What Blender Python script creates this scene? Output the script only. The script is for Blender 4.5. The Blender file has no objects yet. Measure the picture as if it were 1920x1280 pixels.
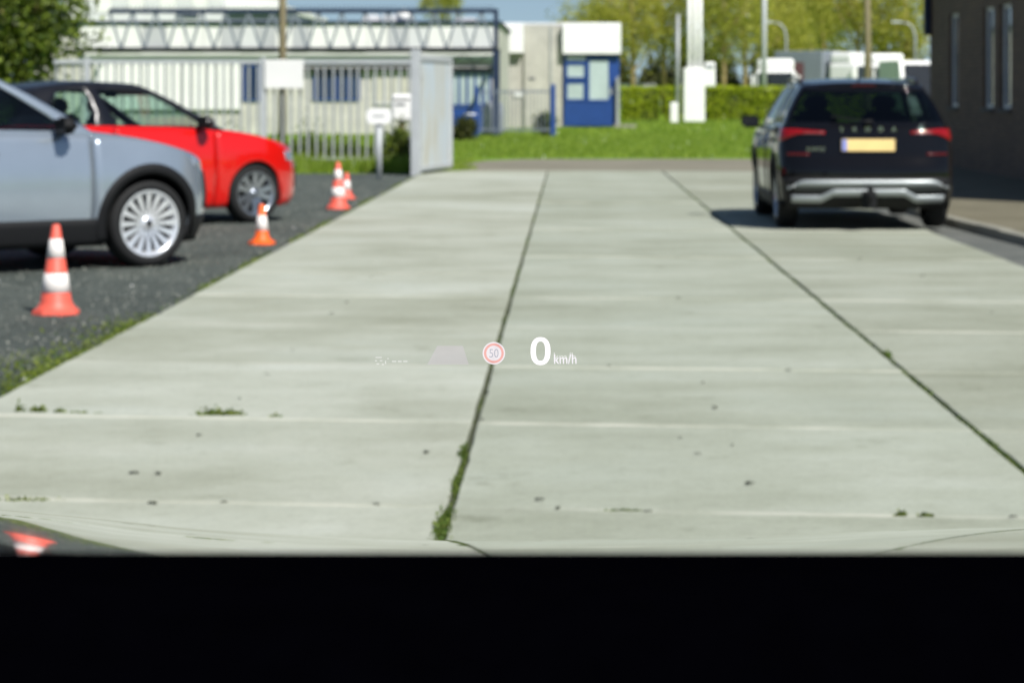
import bpy, bmesh, math, random
import numpy as np
from mathutils import Vector, Matrix

R = math.radians
PI = math.pi
random.seed(7)
rng = np.random.default_rng(11)
scene = bpy.context.scene
COL = scene.collection

# ------------------------------------------------------------------ camera, sky, sun, exposure
F, VX, VY, H = 4500.0, 1068.0, 178.0, 1.35          # focal length in photo pixels, vanishing point, eye height
cam = bpy.data.cameras.new("camera")
cam.sensor_width = 36.0
cam.lens = 36.0 * F / 1920.0
cam.shift_x = (960.0 - VX) / 1920.0
cam.shift_y = (VY - 640.0) / 1920.0
cam.clip_start, cam.clip_end = 0.05, 3000.0
cam.dof.use_dof = True
cam.dof.focus_distance = 2.2
cam.dof.aperture_fstop = 14.5
camo = bpy.data.objects.new("camera", cam)
COL.objects.link(camo)
camo.location = (0, 0, H)
camo.rotation_euler = (R(90), 0, 0)
scene.camera = camo

SUN_EL = R(47)
SUN_AZ = math.atan2(0.548, -0.837)                    # clockwise from +Y, towards +X
sun_vec = Vector((math.sin(SUN_AZ) * math.cos(SUN_EL), math.cos(SUN_AZ) * math.cos(SUN_EL), math.sin(SUN_EL)))
world = bpy.data.worlds.new("World")
scene.world = world
world.use_nodes = True
wn = world.node_tree
bg = wn.nodes["Background"]
sky = wn.nodes.new("ShaderNodeTexSky")
sky.sky_type = 'NISHITA'
sky.sun_disc = False
sky.sun_elevation = SUN_EL
sky.sun_rotation = SUN_AZ
sky.air_density, sky.dust_density, sky.ozone_density = 1.0, 0.3, 1.6
tcw = wn.nodes.new("ShaderNodeTexCoord")
mpw = wn.nodes.new("ShaderNodeVectorMath")
mpw.operation = 'ADD'
mpw.inputs[1].default_value = (0, 0, 0.085)          # clear spring air: hardly any whitening at the horizon
wn.links.new(tcw.outputs["Generated"], mpw.inputs[0])
wn.links.new(mpw.outputs[0], sky.inputs[0])
wn.links.new(sky.outputs[0], bg.inputs[0])
bg.inputs[1].default_value = 0.067
sl = bpy.data.lights.new("sun", 'SUN')
sl.energy = 5.0
sl.angle = R(0.53)
sl.color = (1.0, 0.965, 0.915)
so = bpy.data.objects.new("sun", sl)
COL.objects.link(so)
so.rotation_euler = sun_vec.to_track_quat('Z', 'Y').to_euler()

scene.view_settings.view_transform = 'Standard'
scene.view_settings.look = 'None'
scene.view_settings.exposure = 0.32
scene.view_settings.gamma = 1.0
scene.view_settings.use_curve_mapping = False
scene.cycles.use_denoising = True
scene.cycles.max_bounces = 8
scene.cycles.transparent_max_bounces = 16

# ------------------------------------------------------------------ helpers
def px(x, y, Y):
    """photo pixel at distance Y -> (X, Z)"""
    return (x - VX) * Y / F, H - (y - VY) * Y / F

def pX(x, Y): return (x - VX) * Y / F
def pZ(y, Y): return H - (y - VY) * Y / F

def tag(o, label=None, cat=None, group=None, kind=None):
    if label: o['label'] = label
    if cat: o['category'] = cat
    if group: o['group'] = group
    if kind: o['kind'] = kind
    return o

def empty(name, loc=(0, 0, 0), rz=0.0, parent=None):
    o = bpy.data.objects.new(name, None)
    o.empty_display_size = 0.2
    COL.objects.link(o)
    o.location = loc
    o.rotation_euler = (0, 0, rz)
    o.parent = parent
    return o

def thing(name, label, cat, loc=(0, 0, 0), rz=0.0, group=None):
    return tag(empty(name, loc, rz), label, cat, group)

def link(name, me, parent=None, loc=(0, 0, 0), rot=(0, 0, 0)):
    o = bpy.data.objects.new(name, me)
    COL.objects.link(o)
    o.parent = parent
    o.location = loc
    o.rotation_euler = rot
    return o

def copy_tree(o, parent=None):
    c = o.copy()
    COL.objects.link(c)
    c.parent = parent
    for ch in list(o.children):
        copy_tree(ch, c)
    return c

class MB:
    """collects shapes in one bmesh"""
    def __init__(s):
        s.bm = bmesh.new()
        s.mi = 0
    def face(s, pts, smooth=False):
        vs = [s.bm.verts.new(p) for p in pts]
        f = s.bm.faces.new(vs)
        f.material_index = s.mi
        f.smooth = smooth
        return f
    def box(s, x0, x1, y0, y1, z0, z1, bevel=0.0):
        b = bmesh.new()
        bmesh.ops.create_cube(b, size=1.0)
        for v in b.verts:
            v.co = Vector(((x0 + x1) / 2 + v.co.x * (x1 - x0), (y0 + y1) / 2 + v.co.y * (y1 - y0), (z0 + z1) / 2 + v.co.z * (z1 - z0)))
        if bevel > 0:
            bmesh.ops.bevel(b, geom=list(b.edges), offset=bevel, segments=2, affect='EDGES', profile=0.5)
        s.merge(b)
        return s
    def merge(s, b, M=None, smooth=None):
        vm = {}
        for v in b.verts:
            vm[v] = s.bm.verts.new(M @ v.co if M else v.co)
        for f in b.faces:
            try:
                nf = s.bm.faces.new([vm[v] for v in f.verts])
                nf.material_index = s.mi
                nf.smooth = f.smooth if smooth is None else smooth
            except ValueError:
                pass
        b.free()
    def bar(s, p, q, w, d=None, up=Vector((0, 0, 1))):
        p, q = Vector(p), Vector(q)
        d = d or w
        t = (q - p).normalized()
        if abs(t.dot(up)) > 0.98:
            up = Vector((0, 1, 0))
        a = t.cross(up).normalized() * w / 2
        b = t.cross(a).normalized() * d / 2
        c = [p + a + b, p + a - b, p - a - b, p - a + b]
        e = [q + a + b, q + a - b, q - a - b, q - a + b]
        for i in range(4):
            s.face([c[i], c[(i + 1) % 4], e[(i + 1) % 4], e[i]])
        s.face(c[::-1]); s.face(e)
        return s
    def tube(s, pts, r, n=10, caps=True):
        pts = [Vector(p) for p in pts]
        rs = r if isinstance(r, (list, tuple)) else [r] * len(pts)
        rings = []
        for i, p in enumerate(pts):
            t = (pts[min(i + 1, len(pts) - 1)] - pts[max(i - 1, 0)]).normalized()
            u = Vector((0, 0, 1)) if abs(t.z) < 0.9 else Vector((1, 0, 0))
            a = t.cross(u).normalized()
            b = t.cross(a).normalized()
            rings.append([s.bm.verts.new(p + (a * math.cos(2 * PI * k / n) + b * math.sin(2 * PI * k / n)) * rs[i]) for k in range(n)])
        for i in range(len(rings) - 1):
            for k in range(n):
                f = s.bm.faces.new([rings[i][k], rings[i][(k + 1) % n], rings[i + 1][(k + 1) % n], rings[i + 1][k]])
                f.smooth = True
                f.material_index = s.mi
        if caps:
            for rg in (rings[0][::-1], rings[-1]):
                f = s.bm.faces.new(rg); f.material_index = s.mi
        return s
    def lathe(s, prof, n=32, axis='z', c=(0, 0, 0), smooth=True):
        rings = []
        for (r, h) in prof:
            ring = []
            for k in range(n):
                a = 2 * PI * k / n
                u, v = r * math.cos(a), r * math.sin(a)
                p = (u, v, h) if axis == 'z' else ((u, h, v) if axis == 'y' else (h, u, v))
                ring.append(s.bm.verts.new(Vector(p) + Vector(c)))
            rings.append(ring)
        for i in range(len(rings) - 1):
            for k in range(n):
                f = s.bm.faces.new([rings[i][k], rings[i][(k + 1) % n], rings[i + 1][(k + 1) % n], rings[i + 1][k]])
                f.smooth = smooth
                f.material_index = s.mi
        return s
    def grid(s, P, smooth=True, keep=None):
        """P[i][j] points -> quads"""
        vs = [[s.bm.verts.new(p) for p in row] for row in P]
        for i in range(len(vs) - 1):
            for j in range(len(vs[0]) - 1):
                if keep and not keep(i, j):
                    continue
                try:
                    f = s.bm.faces.new([vs[i][j], vs[i][j + 1], vs[i + 1][j + 1], vs[i + 1][j]])
                    f.smooth = smooth
                    f.material_index = s.mi
                except ValueError:
                    pass
        return s
    def build(s, name, mats, parent=None, loc=(0, 0, 0), rot=(0, 0, 0), weld=0.0, normals=True):
        if weld:
            bmesh.ops.remove_doubles(s.bm, verts=list(s.bm.verts), dist=weld)
        loose = [v for v in s.bm.verts if not v.link_faces]
        if loose:
            bmesh.ops.delete(s.bm, geom=loose, context='VERTS')
        if normals:
            bmesh.ops.recalc_face_normals(s.bm, faces=list(s.bm.faces))
        me = bpy.data.meshes.new(name)
        s.bm.to_mesh(me)
        s.bm.free()
        for m in (mats if isinstance(mats, (list, tuple)) else [mats]):
            me.materials.append(m)
        return link(name, me, parent, loc, rot)

def solidify(o, t, offset=-1):
    m = o.modifiers.new("thickness", 'SOLIDIFY')
    m.thickness = t
    m.offset = offset
    return o

def ip(x, pts):
    """monotone cubic through pts"""
    n = len(pts)
    if x <= pts[0][0]: return pts[0][1]
    if x >= pts[-1][0]: return pts[-1][1]
    for i in range(n - 1):
        if x <= pts[i + 1][0]:
            break
    d = [(pts[k + 1][1] - pts[k][1]) / (pts[k + 1][0] - pts[k][0]) for k in range(n - 1)]
    def m(k):
        if k == 0: return d[0]
        if k == n - 1: return d[-1]
        return 0 if d[k - 1] * d[k] <= 0 else 2 * d[k - 1] * d[k] / (d[k - 1] + d[k])
    h = pts[i + 1][0] - pts[i][0]
    t = (x - pts[i][0]) / h
    return ((2 * t**3 - 3 * t**2 + 1) * pts[i][1] + (t**3 - 2 * t**2 + t) * h * m(i)
            + (-2 * t**3 + 3 * t**2) * pts[i + 1][1] + (t**3 - t**2) * h * m(i + 1))

# ------------------------------------------------------------------ materials
def new_mat(name):
    m = bpy.data.materials.new(name)
    m.use_nodes = True
    nt = m.node_tree
    return m, nt, nt.nodes["Principled BSDF"]

def mat(name, col, rough=0.6, metal=0.0, var=0.12, scale=6.0, bump=0.0, bscale=60.0, coat=0.0, spec=0.5, detail=5.0):
    m, nt, b = new_mat(name)
    b.inputs["Roughness"].default_value = rough
    b.inputs["Metallic"].default_value = metal
    b.inputs["Specular IOR Level"].default_value = spec
    b.inputs["Coat Weight"].default_value = coat
    b.inputs["Coat Roughness"].default_value = 0.03
    tc = nt.nodes.new("ShaderNodeTexCoord")
    if var > 0:
        n = nt.nodes.new("ShaderNodeTexNoise")
        n.inputs["Scale"].default_value = scale
        n.inputs["Detail"].default_value = detail
        nt.links.new(tc.outputs["Object"], n.inputs["Vector"])
        r = nt.nodes.new("ShaderNodeValToRGB")
        r.color_ramp.elements[0].position = 0.25
        r.color_ramp.elements[1].position = 0.75
        r.color_ramp.elements[0].color = [c * (1 - var) for c in col] + [1]
        r.color_ramp.elements[1].color = [min(1, c * (1 + var)) for c in col] + [1]
        nt.links.new(n.outputs["Fac"], r.inputs["Fac"])
        nt.links.new(r.outputs["Color"], b.inputs["Base Color"])
    else:
        b.inputs["Base Color"].default_value = (*col, 1)
    if bump > 0:
        n2 = nt.nodes.new("ShaderNodeTexNoise")
        n2.inputs["Scale"].default_value = bscale
        n2.inputs["Detail"].default_value = 6
        nt.links.new(tc.outputs["Object"], n2.inputs["Vector"])
        bp = nt.nodes.new("ShaderNodeBump")
        bp.inputs["Strength"].default_value = bump
        bp.inputs["Distance"].default_value = 0.02
        nt.links.new(n2.outputs["Fac"], bp.inputs["Height"])
        nt.links.new(bp.outputs["Normal"], b.inputs["Normal"])
    return m

def glass_mat(name, tint, refl=1.5, rough=0.02):
    """a pane: tinted see-through with a fresnel reflection"""
    m = bpy.data.materials.new(name)
    m.use_nodes = True
    nt = m.node_tree
    nt.nodes.remove(nt.nodes["Principled BSDF"])
    out = nt.nodes["Material Output"]
    tr = nt.nodes.new("ShaderNodeBsdfTransparent")
    tr.inputs[0].default_value = (*tint, 1)
    gl = nt.nodes.new("ShaderNodeBsdfGlossy")
    gl.inputs["Roughness"].default_value = rough
    fr = nt.nodes.new("ShaderNodeFresnel")
    ge = nt.nodes.new("ShaderNodeNewGeometry")
    mr = nt.nodes.new("ShaderNodeMapRange")
    mr.inputs["To Min"].default_value = refl
    mr.inputs["To Max"].default_value = 1.0 / refl
    nt.links.new(ge.outputs["Backfacing"], mr.inputs["Value"])
    nt.links.new(mr.outputs[0], fr.inputs["IOR"])
    mx = nt.nodes.new("ShaderNodeMixShader")
    nt.links.new(fr.outputs[0], mx.inputs[0])
    nt.links.new(tr.outputs[0], mx.inputs[1])
    nt.links.new(gl.outputs[0], mx.inputs[2])
    nt.links.new(mx.outputs[0], out.inputs["Surface"])
    return m

def leaf_mat(name, cols, trans=0.35):
    m, nt, b = new_mat(name)
    b.inputs["Roughness"].default_value = 0.55
    b.inputs["Specular IOR Level"].default_value = 0.3
    g = nt.nodes.new("ShaderNodeNewGeometry")
    r = nt.nodes.new("ShaderNodeValToRGB")
    el = r.color_ramp.elements
    for i, c in enumerate(cols):
        p = i / (len(cols) - 1)
        e = el[0] if i == 0 else (el[1] if i == len(cols) - 1 else el.new(p))
        e.position = p
        e.color = (*c, 1)
    nt.links.new(g.outputs["Random Per Island"], r.inputs["Fac"])
    nt.links.new(r.outputs["Color"], b.inputs["Base Color"])
    t = nt.nodes.new("ShaderNodeBsdfTranslucent")
    nt.links.new(r.outputs["Color"], t.inputs["Color"])
    mx = nt.nodes.new("ShaderNodeMixShader")
    mx.inputs[0].default_value = trans
    nt.links.new(b.outputs[0], mx.inputs[1])
    nt.links.new(t.outputs[0], mx.inputs[2])
    nt.links.new(mx.outputs[0], nt.nodes["Material Output"].inputs["Surface"])
    return m

def emit_mat(name, col, strength=1.0, alpha=1.0):
    m = bpy.data.materials.new(name)
    m.use_nodes = True
    nt = m.node_tree
    nt.nodes.remove(nt.nodes["Principled BSDF"])
    e = nt.nodes.new("ShaderNodeEmission")
    e.inputs[0].default_value = (*col, 1)
    e.inputs[1].default_value = strength
    last = e
    if alpha < 1:
        t = nt.nodes.new("ShaderNodeBsdfTransparent")
        mx = nt.nodes.new("ShaderNodeMixShader")
        mx.inputs[0].default_value = alpha
        nt.links.new(t.outputs[0], mx.inputs[1])
        nt.links.new(e.outputs[0], mx.inputs[2])
        last = mx
    nt.links.new(last.outputs[0], nt.nodes["Material Output"].inputs["Surface"])
    return m

def ramp(nt, fac, stops):
    r = nt.nodes.new("ShaderNodeValToRGB")
    el = r.color_ramp.elements
    el[0].position, el[0].color = stops[0][0], (*stops[0][1], 1)
    el[1].position, el[1].color = stops[-1][0], (*stops[-1][1], 1)
    for p, c in stops[1:-1]:
        e = el.new(p); e.color = (*c, 1)
    nt.links.new(fac, r.inputs["Fac"])
    return r.outputs["Color"]

def noise(nt, vec, scale, detail=5, rough=0.55):
    n = nt.nodes.new("ShaderNodeTexNoise")
    n.inputs["Scale"].default_value = scale
    n.inputs["Detail"].default_value = detail
    n.inputs["Roughness"].default_value = rough
    nt.links.new(vec, n.inputs["Vector"])
    return n.outputs["Fac"]

def mixc(nt, fac, a, b, mode='MIX'):
    m = nt.nodes.new("ShaderNodeMix")
    m.data_type = 'RGBA'
    m.blend_type = mode
    for sck, v in ((m.inputs[0], fac), (m.inputs[6], a), (m.inputs[7], b)):
        if hasattr(v, 'links') or isinstance(v, bpy.types.NodeSocket):
            nt.links.new(v, sck)
        elif isinstance(v, (int, float)):
            sck.default_value = v
        else:
            sck.default_value = (*v, 1)
    return m.outputs[2]

def math_n(nt, op, a, b=None):
    m = nt.nodes.new("ShaderNodeMath")
    m.operation = op
    for sck, v in ((m.inputs[0], a), (m.inputs[1], b)):
        if v is None: continue
        if isinstance(v, bpy.types.NodeSocket): nt.links.new(v, sck)
        else: sck.default_value = v
    return m.outputs[0]

SKEW = -0.11
SLAB_L = 2.035

def concrete_slab_mat():
    m, nt, b = new_mat("slab_concrete")
    b.inputs["Roughness"].default_value = 0.8
    b.inputs["Specular IOR Level"].default_value = 0.3
    geo = nt.nodes.new("ShaderNodeNewGeometry")
    tc = nt.nodes.new("ShaderNodeTexCoord")
    mp = nt.nodes.new("ShaderNodeMapping")
    mp.inputs["Scale"].default_value = (0.9, 1.7, 1)
    mp.inputs["Rotation"].default_value = (0, 0, R(-5))
    nt.links.new(geo.outputs["Position"], mp.inputs["Vector"])
    streak = noise(nt, mp.outputs[0], 1.0, 5, 0.55)
    blot = noise(nt, geo.outputs["Position"], 0.55, 6, 0.65)
    fine = noise(nt, geo.outputs["Position"], 55, 6, 0.7)
    c = ramp(nt, streak, [(0.20, (0.295, 0.314, 0.248)), (0.5, (0.352, 0.374, 0.304)), (0.80, (0.412, 0.434, 0.368))])
    c2 = ramp(nt, blot, [(0.30, (0.80, 0.80, 0.76)), (0.52, (1.0, 1.0, 1.0)), (0.75, (1.06, 1.08, 1.13))])
    c = mixc(nt, 1.0, c, c2, 'MULTIPLY')
    stain = noise(nt, geo.outputs["Position"], 2.3, 7, 0.7)
    grit = noise(nt, geo.outputs["Position"], 14, 8, 0.75)
    c = mixc(nt, 1.0, c, ramp(nt, grit, [(0.30, (0.86, 0.86, 0.84)), (0.48, (1.0, 1.0, 1.0)), (0.72, (1.05, 1.05, 1.04))]), 'MULTIPLY')
    c = mixc(nt, 1.0, c, ramp(nt, stain, [(0.30, (0.72, 0.72, 0.68)), (0.40, (0.97, 0.97, 0.96)), (0.62, (1.0, 1.0, 1.0)), (0.75, (1.07, 1.07, 1.06))]), 'MULTIPLY')
    f = ramp(nt, fine, [(0.3, (0.88, 0.88, 0.88)), (0.7, (1.08, 1.08, 1.08))])
    c = mixc(nt, 1.0, c, f, 'MULTIPLY')
    oi = nt.nodes.new("ShaderNodeObjectInfo")
    sl_ = ramp(nt, oi.outputs["Random"], [(0.0, (0.90, 0.90, 0.87)), (1.0, (1.07, 1.07, 1.08))])
    c = mixc(nt, 1.0, c, sl_, 'MULTIPLY')
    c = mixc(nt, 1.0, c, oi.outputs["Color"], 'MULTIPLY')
    # worn pale arrises along the cross joints
    sx = nt.nodes.new("ShaderNodeSeparateXYZ")
    nt.links.new(tc.outputs["Object"], sx.inputs[0])
    v = math_n(nt, 'SUBTRACT', sx.outputs[1], math_n(nt, 'MULTIPLY', sx.outputs[0], SKEW))
    av = math_n(nt, 'ABSOLUTE', v)
    wob = math_n(nt, 'MULTIPLY', noise(nt, geo.outputs["Position"], 9, 4), 0.06)
    e = math_n(nt, 'ADD', av, wob)
    edge = ramp(nt, e, [(0.0, (0, 0, 0)), (1.0, (1, 1, 1))])
    mr = nt.nodes.new("ShaderNodeMapRange")
    mr.inputs["From Min"].default_value = SLAB_L / 2 - 0.045 + 0.02
    mr.inputs["From Max"].default_value = SLAB_L / 2 - 0.02 + 0.02
    nt.links.new(e, mr.inputs["Value"])
    patchy = ramp(nt, noise(nt, geo.outputs["Position"], 1.1, 5, 0.6), [(0.42, (0.05, 0.05, 0.05)), (0.62, (0.75, 0.75, 0.75))])
    c = mixc(nt, math_n(nt, 'MULTIPLY', mr.outputs[0], patchy), c, (0.50, 0.50, 0.42))
    nt.links.new(c, b.inputs["Base Color"])
    bp = nt.nodes.new("ShaderNodeBump")
    bp.inputs["Strength"].default_value = 0.25
    bp.inputs["Distance"].default_value = 0.01
    nt.links.new(fine, bp.inputs["Height"])
    nt.links.new(bp.outputs[0], b.inputs["Normal"])
    return m

def ground_mat(name, stops_big, big, stops_fine, fine, bump=0.5, dist=0.02, rough=0.9, stretch=None):
    m, nt, b = new_mat(name)
    b.inputs["Roughness"].default_value = rough
    b.inputs["Specular IOR Level"].default_value = 0.2
    geo = nt.nodes.new("ShaderNodeNewGeometry")
    v = geo.outputs["Position"]
    if stretch:
        mp = nt.nodes.new("ShaderNodeMapping")
        mp.inputs["Scale"].default_value = stretch
        nt.links.new(v, mp.inputs["Vector"])
        v = mp.outputs[0]
    a = ramp(nt, noise(nt, v, big, 6, 0.6), stops_big)
    nf = noise(nt, geo.outputs["Position"], fine, 8, 0.7)
    f = ramp(nt, nf, stops_fine)
    nt.links.new(mixc(nt, 1.0, a, f, 'MULTIPLY'), b.inputs["Base Color"])
    bp = nt.nodes.new("ShaderNodeBump")
    bp.inputs["Strength"].default_value = bump
    bp.inputs["Distance"].default_value = dist
    nt.links.new(nf, bp.inputs["Height"])
    nt.links.new(bp.outputs[0], b.inputs["Normal"])
    return m

def brick_mat(name, c1, c2, mortar, scale):
    m, nt, b = new_mat(name)
    b.inputs["Roughness"].default_value = 0.85
    tc = nt.nodes.new("ShaderNodeTexCoord")
    sx = nt.nodes.new("ShaderNodeSeparateXYZ")
    nt.links.new(tc.outputs["Object"], sx.inputs[0])
    cx = nt.nodes.new("ShaderNodeCombineXYZ")
    nt.links.new(math_n(nt, 'ADD', sx.outputs[0], sx.outputs[1]), cx.inputs[0])
    nt.links.new(sx.outputs[2], cx.inputs[1])
    t = nt.nodes.new("ShaderNodeTexBrick")
    t.inputs["Color1"].default_value = (*c1, 1)
    t.inputs["Color2"].default_value = (*c2, 1)
    t.inputs["Mortar"].default_value = (*mortar, 1)
    t.inputs["Scale"].default_value = scale
    t.inputs["Mortar Size"].default_value = 0.02
    t.inputs["Brick Width"].default_value = 0.5
    t.inputs["Row Height"].default_value = 0.16
    nt.links.new(cx.outputs[0], t.inputs["Vector"])
    n = ramp(nt, noise(nt, tc.outputs["Object"], 1.2, 5), [(0.3, (0.85, 0.85, 0.85)), (0.7, (1.1, 1.1, 1.1))])
    nt.links.new(mixc(nt, 1.0, t.outputs["Color"], n, 'MULTIPLY'), b.inputs["Base Color"])
    bp = nt.nodes.new("ShaderNodeBump")
    bp.inputs["Strength"].default_value = 0.4
    bp.inputs["Distance"].default_value = 0.01
    nt.links.new(t.outputs["Fac"], bp.inputs["Height"])
    bp.invert = True
    nt.links.new(bp.outputs[0], b.inputs["Normal"])
    return m

M = {}
M['slab'] = concrete_slab_mat()
M['soil'] = ground_mat("joint_soil", [(0.3, (0.045, 0.055, 0.028)), (0.7, (0.10, 0.11, 0.07))], 2.5, [(0.3, (0.7, 0.7, 0.7)), (0.7, (1.2, 1.2, 1.2))], 80)
M['gravel'] = ground_mat("dark_gravel", [(0.3, (0.070, 0.083, 0.074)), (0.55, (0.098, 0.114, 0.102)), (0.75, (0.125, 0.138, 0.115))], 0.9,
                         [(0.28, (0.45, 0.45, 0.45)), (0.5, (0.95, 0.95, 0.95)), (0.72, (1.7, 1.72, 1.65))], 38, 0.9, 0.03)
M['field'] = ground_mat("field_grass", [(0.3, (0.095, 0.185, 0.016)), (0.5, (0.165, 0.285, 0.024)), (0.64, (0.22, 0.32, 0.04)), (0.8, (0.33, 0.36, 0.09))], 0.25,
                        [(0.3, (0.7, 0.75, 0.65)), (0.7, (1.2, 1.2, 1.15))], 7, 0.6, 0.05)
M['road'] = ground_mat("road_asphalt", [(0.3, (0.175, 0.165, 0.125)), (0.7, (0.25, 0.235, 0.18))], 0.5, [(0.3, (0.85, 0.85, 0.85)), (0.7, (1.12, 1.12, 1.12))], 60, 0.3, 0.01)
M['gutter'] = ground_mat("gutter_asphalt", [(0.3, (0.10, 0.11, 0.10)), (0.7, (0.16, 0.165, 0.15))], 1.5, [(0.3, (0.7, 0.7, 0.7)), (0.7, (1.25, 1.25, 1.25))], 50, 0.5, 0.02)
M['paving'] = ground_mat("pavement_paving", [(0.3, (0.135, 0.125, 0.085)), (0.7, (0.20, 0.185, 0.13))], 1.2, [(0.3, (0.75, 0.75, 0.75)), (0.7, (1.15, 1.15, 1.15))], 25, 0.4, 0.02)
M['kerb'] = mat("kerb_concrete", (0.24, 0.235, 0.19), 0.85, bump=0.3)
M['weed'] = leaf_mat("weed_leaf", [(0.05, 0.11, 0.012), (0.12, 0.20, 0.02), (0.25, 0.30, 0.04)])
M['bramble'] = leaf_mat("bramble_leaf", [(0.02, 0.045, 0.010), (0.06, 0.11, 0.018), (0.16, 0.22, 0.04)])
M['moss'] = leaf_mat("moss_leaf", [(0.05, 0.11, 0.012), (0.10, 0.17, 0.02), (0.16, 0.20, 0.04)])
M['grassblade'] = leaf_mat("grass_blade", [(0.085, 0.18, 0.008), (0.18, 0.32, 0.018), (0.33, 0.42, 0.06)])
M['treeleaf'] = leaf_mat("spring_leaf", [(0.31, 0.325, 0.040), (0.42, 0.43, 0.055), (0.54, 0.53, 0.10)], 0.5)
M['greenleaf'] = leaf_mat("young_leaf", [(0.25, 0.29, 0.032), (0.36, 0.40, 0.050), (0.48, 0.49, 0.09)], 0.5)
M['darkleaf'] = leaf_mat("evergreen_leaf", [(0.012, 0.035, 0.008), (0.05, 0.09, 0.014), (0.20, 0.26, 0.03)], 0.25)
M['hedgeleaf'] = leaf_mat("hedge_leaf", [(0.22, 0.31, 0.006), (0.36, 0.47, 0.012), (0.50, 0.58, 0.03)], 0.35)
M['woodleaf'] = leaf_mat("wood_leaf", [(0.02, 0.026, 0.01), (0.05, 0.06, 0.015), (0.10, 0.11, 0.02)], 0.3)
M['bark'] = mat("tree_bark", (0.36, 0.27, 0.12), 0.9, var=0.3, scale=12, bump=0.5)
M['pole_wood'] = mat("pole_wood", (0.20, 0.17, 0.095), 0.85, var=0.25, scale=9, bump=0.3)
M['deadleaf'] = mat("dead_leaf", (0.04, 0.045, 0.025), 0.8, var=0.4, scale=40)

M['silver'] = mat("silver_paint", (0.305, 0.36, 0.42), 0.25, metal=0.5, var=0.03, coat=1.0)
M['red'] = mat("red_paint", (0.58, 0.005, 0.003), 0.28, var=0.03, coat=1.0, spec=0.3)
M['black_paint'] = mat("black_paint", (0.004, 0.004, 0.005), 0.04, var=0.05, coat=0.0, spec=0.33)
M['blackgloss'] = mat("black_gloss_trim", (0.008, 0.008, 0.01), 0.3, var=0.05, coat=0.15)
M['plastic'] = mat("black_plastic", (0.009, 0.0095, 0.0105), 0.6, var=0.1, scale=30, bump=0.15, bscale=200, spec=0.2)
M['dark'] = mat("dark_void", (0.004, 0.004, 0.005), 0.9, var=0.0, spec=0.1)
M['rubber'] = mat("tyre_rubber", (0.012, 0.0125, 0.013), 0.75, var=0.2, scale=20, bump=0.2, bscale=120, spec=0.3)
M['alloy'] = mat("bright_alloy", (0.74, 0.76, 0.79), 0.25, metal=0.55, var=0.04, coat=0.4)
M['alloy_grey'] = mat("grey_alloy", (0.36, 0.39, 0.43), 0.25, metal=0.85, var=0.05, coat=0.4)
M['chrome'] = mat("chrome", (0.8, 0.8, 0.82), 0.1, metal=1.0, var=0.0)
M['skid'] = mat("silver_skid_plate", (0.36, 0.39, 0.395), 0.42, metal=0.5, var=0.03)
M['trim_grey'] = mat("dark_grey_trim", (0.05, 0.055, 0.055), 0.5, var=0.1)
M['seat'] = mat("seat_fabric", (0.02, 0.022, 0.024), 0.9, var=0.2, scale=30, bump=0.2)
M['redlamp'] = mat("red_lamp_lens", (0.22, 0.003, 0.005), 0.15, var=0.08, scale=20, coat=0.4, spec=0.3)
M['smoked'] = mat("smoked_lens", (0.14, 0.07, 0.07), 0.25, var=0.1)
M['darkredlamp'] = mat("dark_red_lens", (0.07, 0.003, 0.004), 0.2, var=0.08, scale=20)
M['lampglass'] = mat("headlamp_lens", (0.30, 0.34, 0.40), 0.1, metal=0.4, var=0.2, scale=14, coat=1.0)
M['glass_red'] = glass_mat("greenish_window", (0.70, 0.84, 0.78))
M['glass_dark'] = glass_mat("privacy_window", (0.07, 0.10, 0.10))
M['glass_silver'] = glass_mat("dark_window", (0.22, 0.26, 0.27))
M['plate_y'] = mat("plate_yellow", (0.82, 0.60, 0.24), 0.25, var=0.06, coat=0.6)
M['plate_b'] = mat("plate_blue", (0.20, 0.25, 0.60), 0.35, var=0.05)
M['cone_red'] = mat("cone_faded_red", (0.74, 0.115, 0.075), 0.5, var=0.10, scale=8)
M['cone_orange'] = mat("cone_orange", (0.90, 0.13, 0.012), 0.5, var=0.06, scale=8)
M['cone_white'] = mat("cone_white_sleeve", (0.80, 0.76, 0.72), 0.45, var=0.05, scale=10)
M['white'] = mat("white_paint", (0.80, 0.80, 0.78), 0.5, var=0.04, scale=2)
M['whiteclad'] = mat("white_cladding", (0.76, 0.76, 0.74), 0.55, var=0.06, scale=1.5)
M['greyclad'] = mat("grey_cladding", (0.46, 0.47, 0.49), 0.55, var=0.07, scale=1.5)
M['paleclad'] = mat("pale_cladding", (0.62, 0.63, 0.64), 0.55, var=0.06, scale=1.5)
M['cream'] = brick_mat("cream_brick", (0.56, 0.55, 0.49), (0.49, 0.48, 0.425), (0.5, 0.5, 0.45), 2.2)
M['palebrick'] = brick_mat("pale_brick", (0.47, 0.455, 0.40), (0.42, 0.405, 0.355), (0.45, 0.44, 0.40), 2.2)
M['brownbrick'] = brick_mat("brown_brick", (0.135, 0.075, 0.045), (0.070, 0.038, 0.024), (0.15, 0.125, 0.10), 2.2)
M['blue'] = mat("blue_paint", (0.014, 0.055, 0.23), 0.45, var=0.08, scale=3)
M['darkblue'] = mat("dark_blue_steel", (0.010, 0.022, 0.060), 0.5, var=0.15, scale=3)
M['steelblue'] = mat("blue_grey_steel", (0.17, 0.195, 0.235), 0.5, var=0.1, scale=3)
M['blacksteel'] = mat("black_steel", (0.008, 0.010, 0.014), 0.55, var=0.15)
M['galv'] = mat("galvanised_steel", (0.36, 0.38, 0.38), 0.5, metal=0.25, var=0.12, scale=5)
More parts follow.
